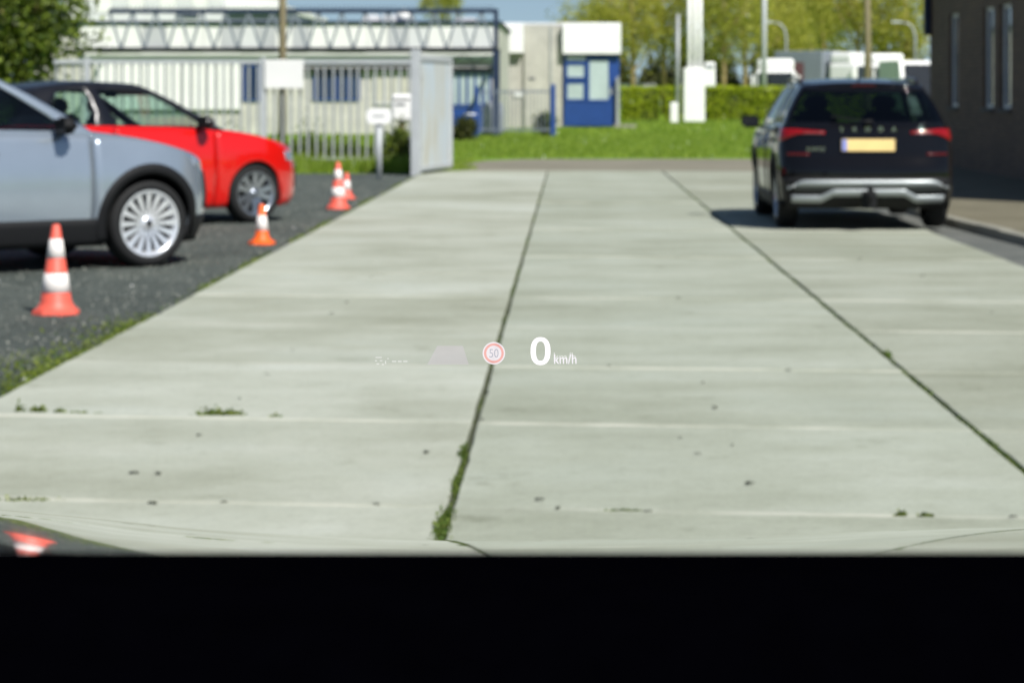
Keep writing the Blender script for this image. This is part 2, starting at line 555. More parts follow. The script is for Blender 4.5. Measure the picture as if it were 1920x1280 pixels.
M['galv_pale'] = mat("pale_galvanised", (0.45, 0.475, 0.485), 0.5, metal=0.1, var=0.07, scale=4)
M['winpane'] = mat("office_pane", (0.40, 0.48, 0.47), 0.12, var=0.12, scale=1.5, coat=0.7)
M['truckpane'] = mat("dark_cab_pane", (0.015, 0.018, 0.022), 0.1, var=0.2, scale=2, coat=0.3)
M['darkpane'] = mat("blue_reflecting_pane", (0.018, 0.036, 0.085), 0.08, var=0.3, scale=2, coat=0.8)
M['slitpane'] = mat("slit_pane", (0.22, 0.25, 0.29), 0.06, var=0.2, scale=2, coat=0.8)
M['frame_white'] = mat("white_window_frame", (0.62, 0.63, 0.64), 0.5, var=0.05)
M['trailer'] = mat("grey_tarpaulin", (0.22, 0.25, 0.28), 0.6, var=0.08, scale=1)
M['logo'] = mat("faded_red_print", (0.17, 0.075, 0.085), 0.6, var=0.1)
M['ink'] = mat("dark_print", (0.06, 0.075, 0.09), 0.6, var=0.1)
M['flash'] = mat("roof_felt", (0.09, 0.09, 0.09), 0.9, var=0.2)
M['tank'] = mat("grey_tank_plastic", (0.22, 0.24, 0.27), 0.5, var=0.15)
M['stain'] = mat("beige_stained_sheet", (0.50, 0.49, 0.41), 0.6, var=0.1, scale=3)
M['dash'] = mat("dashboard_skin", (0.0005, 0.0005, 0.0010), 0.9, var=0.2, scale=60, bump=0.2, bscale=300, spec=0.0)
M['hudwhite'] = emit_mat("hud_white_light", (1.0, 0.96, 1.0), 1.05)
M['hudsoft'] = emit_mat("hud_soft_white_light", (0.95, 0.90, 0.97), 0.92, 0.75)
M['hudred'] = emit_mat("hud_red_light", (0.86, 0.40, 0.37), 0.95, 0.85)
M['huddisc'] = emit_mat("hud_pale_disc_light", (0.86, 0.80, 0.84), 0.93, 0.85)
M['hudgrey'] = emit_mat("hud_grey_light", (0.36, 0.38, 0.45), 0.9, 0.7)
M['hudfaint'] = emit_mat("hud_faint_lilac_light", (0.60, 0.53, 0.61), 0.95, 0.36)
M['hudghost'] = emit_mat("hud_ghost_light", (1, 0.97, 1), 0.95, 0.32)

# ------------------------------------------------------------------ vegetation helpers
def quads_mesh(name, C, U, V, mats):
    """leaf quads: centres C, half-axes U, V (n,3)"""
    n = len(C)
    co = np.stack([C - U, C + V * 0.9, C + U, C - V * 0.9], 1).reshape(-1, 3)
    me = bpy.data.meshes.new(name)
    me.vertices.add(4 * n); me.loops.add(4 * n); me.polygons.add(n)
    me.vertices.foreach_set("co", co.ravel().astype(np.float32))
    me.loops.foreach_set("vertex_index", np.arange(4 * n, dtype=np.int32))
    me.polygons.foreach_set("loop_start", np.arange(0, 4 * n, 4, dtype=np.int32))
    me.polygons.foreach_set("loop_total", np.full(n, 4, dtype=np.int32))
    me.update(calc_edges=True)
    me.validate()
    for m in (mats if isinstance(mats, (list, tuple)) else [mats]):
        me.materials.append(m)
    return me

def rand_axes(n, size, r=rng, flat=0.0):
    a = r.normal(size=(n, 3)); a[:, 2] *= (1 - flat)
    a /= np.linalg.norm(a, axis=1, keepdims=True) + 1e-9
    b = r.normal(size=(n, 3)); b[:, 2] *= (1 - flat)
    b -= (a * b).sum(1, keepdims=True) * a
    b /= np.linalg.norm(b, axis=1, keepdims=True) + 1e-9
    s = size * r.uniform(0.6, 1.3, size=(n, 1))
    return a * s, b * s * 0.6

def crown_points(n, c, rad, blobs, r=rng, tight=0.30, shell=0.6):
    """leaf positions in clumps spread through an ellipsoid"""
    d = r.normal(size=(blobs, 3))
    d /= np.linalg.norm(d, axis=1, keepdims=True)
    rr = shell + (1 - shell) * r.uniform(size=(blobs, 1)) ** 0.7
    B = d * rr
    w = r.uniform(0.4, 1.5, blobs); w /= w.sum()
    k = r.choice(blobs, n, p=w)
    P = B[k] + r.normal(size=(n, 3)) * tight * r.uniform(0.5, 1.2, size=(blobs, 1))[k]
    return P * np.array(rad) + np.array(c)

def blades_mesh(name, X, Y, Z, h, lean, width, m, r=rng):
    n = len(X)
    a = r.uniform(0, 2 * PI, n)
    base = np.stack([X, Y, Z], 1)
    wv = np.stack([np.cos(a), np.sin(a), np.zeros(n)], 1) * width * r.uniform(0.6, 1.4, n)[:, None]
    top = base + np.stack([r.normal(size=n) * lean * h, r.normal(size=n) * lean * h, h], 1)
    co = np.stack([base - wv, base + wv, top], 1).reshape(-1, 3)
    me = bpy.data.meshes.new(name)
    me.vertices.add(3 * n); me.loops.add(3 * n); me.polygons.add(n)
    me.vertices.foreach_set("co", co.ravel().astype(np.float32))
    me.loops.foreach_set("vertex_index", np.arange(3 * n, dtype=np.int32))
    me.polygons.foreach_set("loop_start", np.arange(0, 3 * n, 3, dtype=np.int32))
    me.polygons.foreach_set("loop_total", np.full(n, 3, dtype=np.int32))
    me.update(calc_edges=True)
    me.materials.append(m)
    return me

def text_mesh(txt, size, extrude=0.0, offset=0.0, spacing=1.0):
    cu = bpy.data.curves.new("lettering", 'FONT')
    cu.body = txt
    cu.size = size
    cu.extrude = extrude
    cu.offset = offset
    cu.space_character = spacing
    cu.align_x, cu.align_y = 'CENTER', 'CENTER'
    o = bpy.data.objects.new("lettering", cu)
    COL.objects.link(o)
    dg = bpy.context.evaluated_depsgraph_get()
    me = bpy.data.meshes.new_from_object(o.evaluated_get(dg))
    bpy.data.objects.remove(o)
    bpy.data.curves.remove(cu)
    return me

# ------------------------------------------------------------------ ground, road, slabs, pavement
def sheet(name, pts, z, m):
    mb = MB()
    mb.face([(x, y, z) for x, y in pts])
    o = mb.build(name, m, normals=False)
    if o.data.polygons[0].normal.z < 0:
        o.data.flip_normals()
    return tag(o, kind='structure')

sheet("ground", [(-600, -200), (600, -200), (600, 1200), (-600, 1200)], -0.06, M['field'])
XE = [-2.547, -0.392, 1.638, 3.578]                     # slab lane edges
YEND = 42.6
tag(sheet("gravel", [(-30, -12), (XE[0] + 0.1, -12), (XE[0] + 0.1, 40.2), (XE[0] - 0.3, 42.0), (-30, 42.6)], -0.03, M['gravel']), kind='structure')
sheet("road", [(-2.2, 42.0), (120, 42.0), (120, 53.0), (-0.9, 52.2), (-1.75, 51.0), (-2.35, 47.0)], -0.045, M['road'])
sheet("gutter", [(3.45, -12), (4.6, -12), (4.28, 20), (3.98, 26), (3.9, 42.1), (3.45, 42.1)], -0.035, M['gutter'])

# concrete yard: a soil bed with each slab on it
mb = MB(); mb.face([(XE[0] + 0.02, -8, -0.022), (XE[3] - 0.02, -8, -0.022), (XE[3] - 0.02, YEND - 0.3, -0.022), (XE[0] + 0.5, YEND - 0.3, -0.022), (XE[0] + 0.02, 40, -0.022)])
yard = tag(mb.build("concrete_yard", M['soil']), kind='structure')
GAP_L, GAP_T = 0.024, 0.010
def slab_mesh(w, top_pts):
    mb = MB()
    out = []
    for i, p in enumerate(top_pts):                      # slightly ragged, chipped edges
        q = top_pts[(i + 1) % len(top_pts)]
        n = max(1, int(math.hypot(q[0] - p[0], q[1] - p[1]) / 0.16))
        for k in range(n):
            j = 0.0 if k == 0 else 1.0
            d = abs(random.gauss(0, 0.0028)) * j
            cx = p[0] + (q[0] - p[0]) * k / n; cy = p[1] + (q[1] - p[1]) * k / n
            r_ = math.hypot(cx, cy) + 1e-6
            out.append((cx - d * cx / r_, cy - d * cy / r_))
    top_pts = out
    b = bmesh.new()
    vs = [b.verts.new((x, y, 0)) for x, y in top_pts]
    f = b.faces.new(vs)
    if f.normal.z < 0: f.normal_flip()
    r = bmesh.ops.extrude_face_region(b, geom=[f])
    for v in r['geom']:
        if isinstance(v, bmesh.types.BMVert): v.co.z -= 0.05
    bmesh.ops.recalc_face_normals(b, faces=list(b.faces))
    top_e = [e for e in b.edges if all(abs(v.co.z) < 1e-5 for v in e.verts)]
    bmesh.ops.bevel(b, geom=top_e, offset=0.006, segments=2, affect='EDGES', profile=0.5)
    mb.merge(b)
    bmesh.ops.recalc_face_normals(mb.bm, faces=list(mb.bm.faces))
    me = bpy.data.meshes.new("slab")
    mb.bm.to_mesh(me); mb.bm.free()
    me.materials.append(M['slab'])
    return me
Y0 = 7.86 - 0.04
LANE_FALLOFF = [(1.12, 1.11, 1.13), (0.97, 0.98, 0.97), (0.91, 0.91, 0.89)]  # lens falloff painted into the slab tint: lighter left lane, darker right lane
for li in range(3):
    xa, xb = XE[li] + (GAP_L / 2 if li else 0), XE[li + 1] - (GAP_L / 2 if li < 2 else 0)
    xc, w = (xa + xb) / 2, xb - xa
    hl = SLAB_L / 2 - GAP_T / 2
    me = slab_mesh(w, [(-w / 2, -hl - SKEW * w / 2), (w / 2, -hl + SKEW * w / 2), (w / 2, hl + SKEW * w / 2), (-w / 2, hl - SKEW * w / 2)])
    k = -7
    while True:
        yc = Y0 + SKEW * xc + (k + 0.5) * SLAB_L
        if yc + hl > YEND - 0.25:
            break
        sb = link("slab", me, yard, (xc, yc, random.uniform(-0.003, 0.003)), (random.uniform(-0.0006, 0.0006), 0, 0))
        sb.color = (*LANE_FALLOFF[li], 1)
        k += 1
    # last slab runs to the far edge; the leftmost one has its corner cut
    y0 = yc - hl
    ya, yb = y0 - yc - SKEW * w / 2, y0 - yc + SKEW * w / 2
    ye = YEND - yc + 0.0
    pts = [(-w / 2, ya), (w / 2, yb), (w / 2, ye - 0.3 * (li == 2)), (-w / 2, ye)]
    if li == 0:
        pts = [(-w / 2, ya), (w / 2, yb), (w / 2, ye), (-w / 2 + 0.42, ye), (-w / 2, ye - 2.2)] if ye - 2.2 > ya else [(-w / 2, ya), (w / 2, yb), (w / 2, ye), (-w / 2 + 0.42, ye)]
    link("slab", slab_mesh(w, pts), yard, (xc, yc, 0)).color = (*LANE_FALLOFF[li], 1)

# raised pavement with kerb stones by the brick building
pav = [(4.75, -12), (4.42, 20), (4.12, 26), (4.04, 44), (9, 44), (9, -12)]
mb = MB()
mb.face([(x, y, 0.042) for x, y in pav])
for i in range(3):
    (x0, y0), (x1, y1) = pav[i], pav[i + 1]
    mb.face([(x0, y0, -0.05), (x1, y1, -0.05), (x1, y1, 0.042), (x0, y0, 0.042)])
mb.face([(4.04, 44, -0.05), (9, 44, -0.05), (9, 44, 0.042), (4.04, 44, 0.042)])
pavement = tag(mb.build("pavement", M['paving']), kind='structure')
kline = [(4.75, -12), (4.42, 20), (4.12, 26), (4.04, 44)]
kmb = MB(); kmb.box(-0.075, 0.075, -0.492, 0.492, -0.08, 0.055, 0.012)
kerb0 = None
for i in range(3):
    a, b = Vector((*kline[i], 0)), Vector((*kline[i + 1], 0))
    n = max(1, round((b - a).length / 1.0))
    for k in range(n):
        c = a.lerp(b, (k + 0.5) / n)
        if c.y < 10 or 25.0 < c.y < 25.05: continue
        rz = math.atan2(b.y - a.y, b.x - a.x) - PI / 2
        if kerb0 is None:
            kerb0 = kmb.build("kerb_stone", M['kerb'], pavement)
            o = kerb0
        else:
            o = kerb0.copy(); COL.objects.link(o); o.parent = pavement
        o.location = (c.x - 0.08, c.y, random.uniform(-0.006, 0.004))
        o.rotation_euler = (0, 0, rz + random.uniform(-0.008, 0.008))

# ------------------------------------------------------------------ brick building on the right
def brick_building():
    WX, YA, YB, HT = 7.0, 27.0, 46.6, 4.2
    t = thing("brick_building", "dark brown brick building in shade with tall narrow windows right of black car", "building", (WX, YA, 0))
    # wall facing the yard with three real openings
    ops = []
    for xc in (1788, 1853, 1885):
        yy = F * WX / (xc - VX)
        zt = {1788: 2.83, 1853: 2.82, 1885: 2.81}[xc]
        ops.append((yy - YA, 0.50, 1.13, zt))
    ops.append((F * WX / (1960 - VX) - YA, 0.50, 1.13, 2.81))
    ops.sort()
    mb = MB()
    th = 0.32
    y = 0.0
    for (c, hw, z0, z1) in ops:
        mb.box(0, th, y, c - hw, -0.1, HT)
        mb.box(0, th, c - hw, c + hw, -0.1, z0)
        mb.box(0, th, c - hw, c + hw, z1, HT)
        y = c + hw
    mb.box(0, th, y, YB - YA, -0.1, HT)
    mb.box(th, 12, 0, th, -0.1, HT)
    mb.box(th, 12, YB - YA - th, YB - YA, -0.1, HT)
    mb.box(12, 12.3, 0, YB - YA, -0.1, HT)
    mb.build("wall", M['brownbrick'], t)
    mb = MB(); mb.box(-0.6, 12.6, -0.0, YB - YA + 0.05, HT, HT + 0.35, 0.02)  # unseen overhang, reach and near edge shaped to cast the shade on the pavement
    mb.build("roof", M['flash'], t)
    for (c, hw, z0, z1) in ops:
        f = MB()
        f.box(0.06, 0.13, c - hw, c - hw + 0.06, z0, z1)
        f.box(0.06, 0.13, c + hw - 0.06, c + hw, z0, z1)
        f.box(0.06, 0.13, c - hw + 0.06, c + hw - 0.06, z0, z0 + 0.06)
        f.box(0.06, 0.13, c - hw + 0.06, c + hw - 0.06, z1 - 0.06, z1)
        w = f.build("window", M['frame_white'], t)
        p = MB(); p.box(0.08, 0.10, c - hw + 0.06, c + hw - 0.06, z0 + 0.06, z1 - 0.06)
        p.build("pane", M['slitpane'], w)
        s = MB(); s.box(-0.05, 0.06, c - hw - 0.03, c + hw + 0.03, z0 - 0.07, z0 - 0.005, 0.008)
        s.build("sill", M['flash'], w)
    d = MB(); d.box(-0.14, -0.01, YB - YA - 0.2, YB - YA - 0.04, 2.5, 4.1, 0.02)
    d.build("wall_box", M['darkblue'], t)  # plain dark box at the far wall corner
    return t
brick_building()

# ------------------------------------------------------------------ far buildings
def window(parent, x0, x1, z0, z1, y, frame, pane, fw=0.08, cols=1, rows=1, depth=0.06):
    f = MB()
    f.box(x0, x0 + fw, y - depth, y, z0, z1); f.box(x1 - fw, x1, y - depth, y, z0, z1)
    f.box(x0 + fw, x1 - fw, y - depth, y, z0, z0 + fw); f.box(x0 + fw, x1 - fw, y - depth, y, z1 - fw, z1)
    for k in range(1, cols):
        xm = x0 + (x1 - x0) * k / cols
        f.box(xm - fw / 2, xm + fw / 2, y - depth + 0.003, y, z0 + fw, z1 - fw)
    w = f.build("window", frame, parent)
    for k in range(cols):
        a = x0 + (x1 - x0) * k / cols + fw / 2; b = x0 + (x1 - x0) * (k + 1) / cols - fw / 2
        p = MB(); p.box(a, b, y - 0.03, y - 0.015, z0 + fw / 2, z1 - fw / 2)
        p.build("pane", pane, w)
    return w

def workshop():
    Y = 86.0
    g = lambda x: pX(x, Y)
    z = lambda y: pZ(y, Y)
    t = thing("workshop_building", "long pale workshop with dark blue steel roof truss and blue windows behind barred fence", "building", (0, 0, 0))
    xl, xr = g(60), g(936)
    mb = MB(); mb.box(xl, xr, Y, Y + 14, -0.1, z(44))
    mb.build("wall", M['cream'], t)
    mb = MB(); mb.box(xl - 0.1, xr + 0.1, Y - 0.35, Y + 14.1, z(44), z(40), 0.01)
    mb.build("roof", M['darkblue'], t)
    # fascia panels
    x = 150; i = 0
    shades = [M['whiteclad'], M['paleclad'], M['greyclad'], M['whiteclad'], M['paleclad'], M['whiteclad'], M['greyclad'], M['greyclad'], M['whiteclad'], M['whiteclad']]
    rr = random.Random(5)
    while x < 930:
        w = rr.choice([32, 38, 44])
        x2 = min(x + w, 933)
        p = MB(); p.box(g(x) + 0.008, g(x2) - 0.008, Y - 0.22 - rr.uniform(0, 0.03), Y - 0.002, z(92), z(45.5))
        p.build("cladding_panel", shades[rr.randrange(10)], t)
        x = x2
    # soffit and beams
    mb = MB(); mb.box(xl, xr, Y - 0.42, Y - 0.305, z(97.5), z(92.5)); mb.build("beam", M['blacksteel'], t)
    mb = MB(); mb.box(g(560), xr, Y - 0.25, Y - 0.002, z(132), z(127.5)); mb.build("beam", M['blacksteel'], t)
    mb = MB(); mb.box(g(150), g(935), Y - 0.12, Y - 0.003, z(115), z(99)); mb.build("upper_wall_band", M['paleclad'], t)
    mb = MB(); mb.box(pX(924, Y - 4), pX(937, Y - 4), Y - 4.12, Y - 3.85, -0.1, pZ(95, Y - 4)); mb.build("column", M['darkblue'], t)
    # white ribbed panels
    n = 12
    for k in range(n):
        a, b = 178 + (455 - 178) * k / n, 178 + (455 - 178) * (k + 1) / n
        p = MB(); p.box(g(a) + 0.015, g(b) - 0.015, Y - 0.14, Y - 0.004, z(206), z(118), 0.015)
        p.build("cladding_panel", M['white'], t)
    window(t, g(456), g(489), z(190), z(122), Y - 0.01, M['blue'], M['darkpane'], 0.06, 1)
    window(t, g(587), g(676), z(189), z(133.5), Y - 0.01, M['blue'], M['darkpane'], 0.06, 4)
    window(t, g(700), g(768), z(196), z(133.5), Y - 0.01, M['frame_white'], M['stain'], 0.06, 3)
    window(t, g(846), g(921), z(200), z(134), Y - 0.01, M['blue'], M['winpane'], 0.08, 5)
    mb = MB(); mb.box(g(846), g(921), Y - 0.10, Y - 0.004, 0, z(203)); mb.build("base_panel", M['blue'], t)
    h = lambda x: pX(x, Y - 4)
    # roof truss: chords, end post, each web bar its own part
    zt, zb, yt = pZ(21, Y - 4), pZ(93, Y - 4), Y - 4
    mb = MB(); mb.bar((h(205), yt, zt), (h(934), yt, zt), 0.14, 0.14); mb.build("truss_chord", M['darkblue'], t)
    mb = MB(); mb.bar((h(145), yt, zb), (h(934), yt, zb), 0.16, 0.13); mb.build("truss_chord", M['blacksteel'], t)
    mb = MB(); mb.bar((h(930), yt, zb), (h(930), yt, zt), 0.15, 0.15); mb.build("truss_post", M['darkblue'], t)
    x = 205.0; up = True
    while x < 905:
        a, b = (zt, zb) if up else (zb, zt)
        mb = MB(); mb.bar((h(x), yt, a), (h(x + 21.8), yt, b), 0.075, 0.075); mb.build("truss_web", M['steelblue'], t)
        x += 21.8; up = not up
    mb = MB()
    x = 210.0
    while x < 930:
        mb.bar((h(x), yt, zt + 0.07), (h(x), yt, zt + 0.20), 0.025); x += 8.0
    for xs in (160, 930):
        q = MB(); q.bar((h(xs), yt, zb), (h(xs), Y - 0.43, zb), 0.10, 0.10); q.build("tie_beam", M['blacksteel'], t)
    o = mb.build("roof_spikes", M['darkblue'], t); o['kind'] = 'stuff'
    for xs in (690, 728):
        mb = MB(); mb.box(g(xs - 16), g(xs + 14), Y + 1.2, Y + 2.4, z(40.2), z(26), 0.03); mb.build("roof_unit", M['paleclad'], t)
    mb = MB(); mb.lathe([(0.0, 0), (0.28, 0.02), (0.32, 0.25), (0.2, 0.42), (0.0, 0.48)], 16, c=(g(683) + 1.4, Y + 0.6, z(40))); mb.build("roof_vent", M['white'], t)
    mb = MB(); mb.box(g(845), g(885), Y + 3, Y + 6, z(40.2), z(29), 0.03); mb.build("roof_unit", M['greyclad'], t)
    mb = MB()
    mb.bar((g(846), Y - 0.13, z(118)), (g(868), Y - 0.13, z(104)), 0.03); mb.bar((g(868), Y - 0.13, z(104)), (g(893), Y - 0.13, z(118)), 0.03)
    mb.bar((g(893), Y - 0.13, z(118)), (g(915), Y - 0.13, z(104)), 0.03)
    mb.build("cable_run", M['blacksteel'], t)
    return t
workshop()

def office():
    Y = 101.0
    g = lambda x: pX(x, Y)
    z = lambda y: pZ(y, Y)
    t = thing("office_building", "flat roofed white and blue office block beside the lawn", "building", (0, 0, 0))
    mb = MB(); mb.box(g(938), g(1160), Y + 0.02, Y + 12, -0.1, z(48)); mb.build("wall", M['palebrick'], t)
    mb = MB(); mb.box(g(936), g(1164), Y - 0.06, Y + 12.1, z(48) + 0.003, z(43), 0.01); mb.build("roof", M['frame_white'], t)
    mb = MB(); mb.box(g(983), g(1054), Y - 0.12, Y + 0.018, -0.05, z(48.4)); mb.build("brick_bay", M['palebrick'], t)
    mb = MB(); mb.box(g(1031), g(1034), Y - 0.17, Y - 0.122, 0, z(50)); mb.build("downpipe", M['galv'], t)
    mb = MB(); mb.box(g(1055), g(1164), Y - 0.5, Y + 0.016, z(102), z(46), 0.015); mb.build("fascia", M['white'], t)
    mb = MB(); mb.box(g(936), g(982), Y - 0.4, Y + 0.016, z(100), z(46), 0.015); mb.build("fascia", M['white'], t)
    mb = MB(); mb.box(g(1057), g(1161), Y - 0.20, Y + 0.014, z(237), z(103)); mb.build("blue_bay", M['blue'], t)
    for k in range(11):
        a, b = 1059 + 8.8 * k, 1059 + 8.8 * (k + 1)
        p = MB(); p.box(g(a) + 0.01, g(b) - 0.01, Y - 0.235, Y - 0.203, z(236), z(192), 0.006); p.build("cladding_board", M['blue'], t)
    yy = Y - 0.205
    window(t, g(1060), g(1100), z(117), z(104.5), yy, M['blue'], M['frame_white'], 0.05)
    window(t, g(1060), g(1099), z(149), z(118.5), yy, M['blue'], M['winpane'], 0.09)
    window(t, g(1060), g(1098), z(190), z(153), yy, M['blue'], M['winpane'], 0.09)
    d = window(t, g(1101), g(1145), z(191), z(110), yy, M['blue'], M['winpane'], 0.09)
    mb = MB(); mb.box(g(1143), g(1147), yy - 0.09, yy - 0.062, z(178), z(165), 0.005); mb.build("handle", M['galv'], d)
    window(t, g(937), g(953), z(145), z(102), Y - 0.01, M['blue'], M['winpane'], 0.08)
    window(t, g(937), g(953), z(190), z(149), Y - 0.01, M['blue'], M['winpane'], 0.08)
    mb = MB(); mb.box(g(1155), g(1161), Y - 0.45, Y - 0.30, -0.05, z(145), 0.01); mb.build("post", M['galv'], t)
    mb = MB(); mb.box(g(1150), g(1192), Y - 1.2, Y - 0.25, -0.08, 0.10, 0.01); mb.build("doorstep", M['kerb'], t)
    mb = MB(); mb.box(g(963), g(980), Y - 0.05, Y + 0.012, z(182), z(172), 0.01); mb.build("notice_board", M['white'], t)
    mb = MB(); mb.box(g(992), g(1003), Y - 0.15, Y - 0.125, z(150), z(146)); mb.build("vent_grille", M['ink'], t)
    return t
office()

def factory():
    Y = 135.0
    g = lambda x: pX(x, Y)
    z = lambda y: pZ(y, Y)
    t = thing("factory_hall", "big white factory hall rising behind the roof truss of the workshop", "building", (0, 0, 0))
    mb = MB(); mb.box(g(120), g(420), Y, Y + 30, -0.1, z(-60)); mb.build("wall", M['whiteclad'], t)
    mb = MB(); mb.box(g(118), g(422), Y - 0.2, Y + 30.2, z(-60) + 0.002, z(-66)); mb.build("roof", M['darkblue'], t)
    for xa in range(150, 420, 30):
        p = MB(); p.box(g(xa) + 0.02, g(xa + 30) - 0.02, Y - 0.08, Y - 0.004, z(24), z(-58), 0.01)
        p.build("cladding_panel", [M['whiteclad'], M['paleclad']][(xa // 30) % 2], t)
    mb = MB(); mb.box(g(150), g(420), Y - 0.10, Y - 0.006, z(50), z(27)); mb.build("lower_band", M['paleclad'], t)
    mb = MB(); mb.box(g(421), g(527), Y + 0.1, Y + 25, -0.1, z(20)); mb.build("annex_wall", M['steelblue'], t)
    mb = MB(); mb.box(g(424), g(529), Y - 0.3, Y + 25.2, z(19.8), z(8), 0.03); mb.build("annex_fascia", M['white'], t)
    window(t, g(330), g(372), z(34), z(26), Y - 0.11, M['ink'], M['darkpane'], 0.06, 3)
    window(t, g(225), g(270), z(48), z(40), Y - 0.11, M['ink'], M['darkpane'], 0.06, 3)
    return t
factory()

# ------------------------------------------------------------------ barred fence, gate leaf, boards and posts
def fence():
    Y = 46.0
    g = lambda x: pX(x, Y)
    z = lambda y: pZ(y, Y)
    t = thing("barred_fence", "galvanised barred steel fence between the gravel and the workshop", "fence", (0, Y, 0))
    bar = None
    x = g(105)
    while x < g(774):
        if bar is None:
            mb = MB(); mb.box(-0.021, 0.021, -0.012, 0.012, 0.08, 1.94); mb.bm.verts.ensure_lookup_table()
            bar = mb.build("bar", M['galv'], t); o = bar
        else:
            o = bar.copy(); COL.objects.link(o); o.parent = t
        o.location = (x, 0, random.uniform(-0.01, 0.01))
        o.rotation_euler = (0, random.uniform(-0.006, 0.006), 0)
        x += 0.161
    for zz, w in ((1.98, 0.075), (0.12, 0.05)):
        mb = MB(); mb.box(g(101), g(776), -0.03 - 0.02, 0.02, zz - w / 2, zz + w / 2, 0.006); mb.build("rail", M['galv_pale'], t)
    for xx in (163, 493, 776):
        mb = MB(); mb.box(g(xx) - 0.05, g(xx) + 0.05, -0.06, 0.06, -0.08, 2.06, 0.008); mb.build("post", M['galv_pale'], t)
    b = thing("notice_board", "blank white board hung on the barred fence", "sign", (g(534), Y - 0.09, z(139)))
    mb = MB(); mb.box(-0.37, 0.37, -0.012, 0.012, -0.275, 0.275, 0.004); mb.build("board", M['whiteclad'], b)
    for s in (-1, 1):
        mb = MB(); mb.box(s * 0.30 - 0.02, s * 0.30 + 0.02, 0.013, 0.036, -0.2, 0.2); mb.build("clip", M['galv'], b)
    m = thing("letter_box", "white letter box with printed line at the fence end", "letter box", (g(752) * 0.965, Y - 1.3, 0))
    mb = MB(); mb.box(-0.19, 0.19, -0.13, 0.13, 0.86, 1.36, 0.05); mb.build("box", M['white'], m)
    mb = MB(); mb.box(-0.12, 0.06, -0.137, -0.131, 1.15, 1.19); mb.build("printed_line", M['ink'], m)
    mb = MB(); mb.box(-0.15, 0.15, -0.138, -0.131, 1.255, 1.28); mb.build("slot", M['plastic'], m)
    mb = MB(); mb.box(-0.05, 0.05, -0.05, 0.05, -0.08, 0.86); mb.build("post", M['pole_wood'], m)
    return t
fence()

def open_gate():
    # sheeted leaf standing open along the edge of the slabs
    a, b = Vector((-2.60, 40.9, 0)), Vector((-2.16, 43.5, 0))
    ang = math.atan2(b.y - a.y, b.x - a.x)
    L = (b - a).length
    t = thing("gate_leaf", "pale galvanised sheet metal gate leaf standing open beside the slabs", "gate", a, ang)
    mb = MB()
    for (x0, x1, z0, z1) in ((0, 0.07, 0.04, 2.06), (L - 0.07, L, 0.04, 2.02), (0.07, L - 0.07, 0.04, 0.12), (0.07, L - 0.07, 1.93, 2.03)):
        mb.box(x0, x1, -0.045, 0.045, z0, z1, 0.006)
    mb.build("gate_frame", M['galv_pale'], t)
    mb = MB(); mb.box(0.071, L - 0.071, -0.02, 0.012, 0.121, 1.929); mb.build("sheet", M['galv_sheet'], t)
    mb = MB(); mb.box(-0.16, -0.012, -0.075, 0.075, -0.08, 2.12, 0.01); mb.build("post", M['galv_pale'], t)
    for zz in (0.45, 1.65):
        mb = MB(); mb.lathe([(0, -0.06), (0.022, -0.06), (0.022, 0.06), (0, 0.06)], 10, c=(-0.006, -0.062, zz)); mb.build("hinge", M['galv'], t)
    return t

def sheet_mat():
    m, nt, b = new_mat("stained_galvanised_sheet")
    b.inputs["Roughness"].default_value = 0.5
    b.inputs["Metallic"].default_value = 0.1
    tc = nt.nodes.new("ShaderNodeTexCoord")
    mp = nt.nodes.new("ShaderNodeMapping")
    mp.inputs["Scale"].default_value = (1.5, 1, 0.5)
    nt.links.new(tc.outputs["Object"], mp.inputs["Vector"])
    c = ramp(nt, noise(nt, mp.outputs[0], 1.6, 5), [(0.38, (0.54, 0.62, 0.68)), (0.55, (0.55, 0.57, 0.54)), (0.7, (0.50, 0.49, 0.41))])
    nt.links.new(c, b.inputs["Base Color"])
    return m
M['galv_sheet'] = sheet_mat()
open_gate()

# oval sign on a post
def oval_sign():
    Y = 39.2
    t = thing("post_sign", "small white rounded sign on a grey post beside the cones", "sign", (pX(711, Y), Y, 0))
    mb = MB(); mb.lathe([(0, -0.04), (0.045, -0.04), (0.042, 0.9), (0, 0.9)], 12); mb.build("post", M['galv_pale'], t)
    b = bmesh.new()
    bmesh.ops.create_cube(b, size=1.0)
    for v in b.verts: v.co = Vector((v.co.x * 0.40, v.co.y * 0.03, v.co.z * 0.25))
    es = [e for e in b.edges if abs(e.verts[0].co.y - e.verts[1].co.y) > 0.01]
    bmesh.ops.bevel(b, geom=es, offset=0.09, segments=5, affect='EDGES', profile=0.5)
    mb = MB(); mb.merge(b, Matrix.Translation((0, -0.06, 1.0))); mb.build("board", M['white'], t)
    mb = MB()
    for k in range(6):
        mb.box(-0.10 + k * 0.034, -0.10 + k * 0.034 + 0.02, -0.079, -0.0755, 0.985, 1.02)
    mb.build("printed_line", M['ink'], t)
    return t
oval_sign()

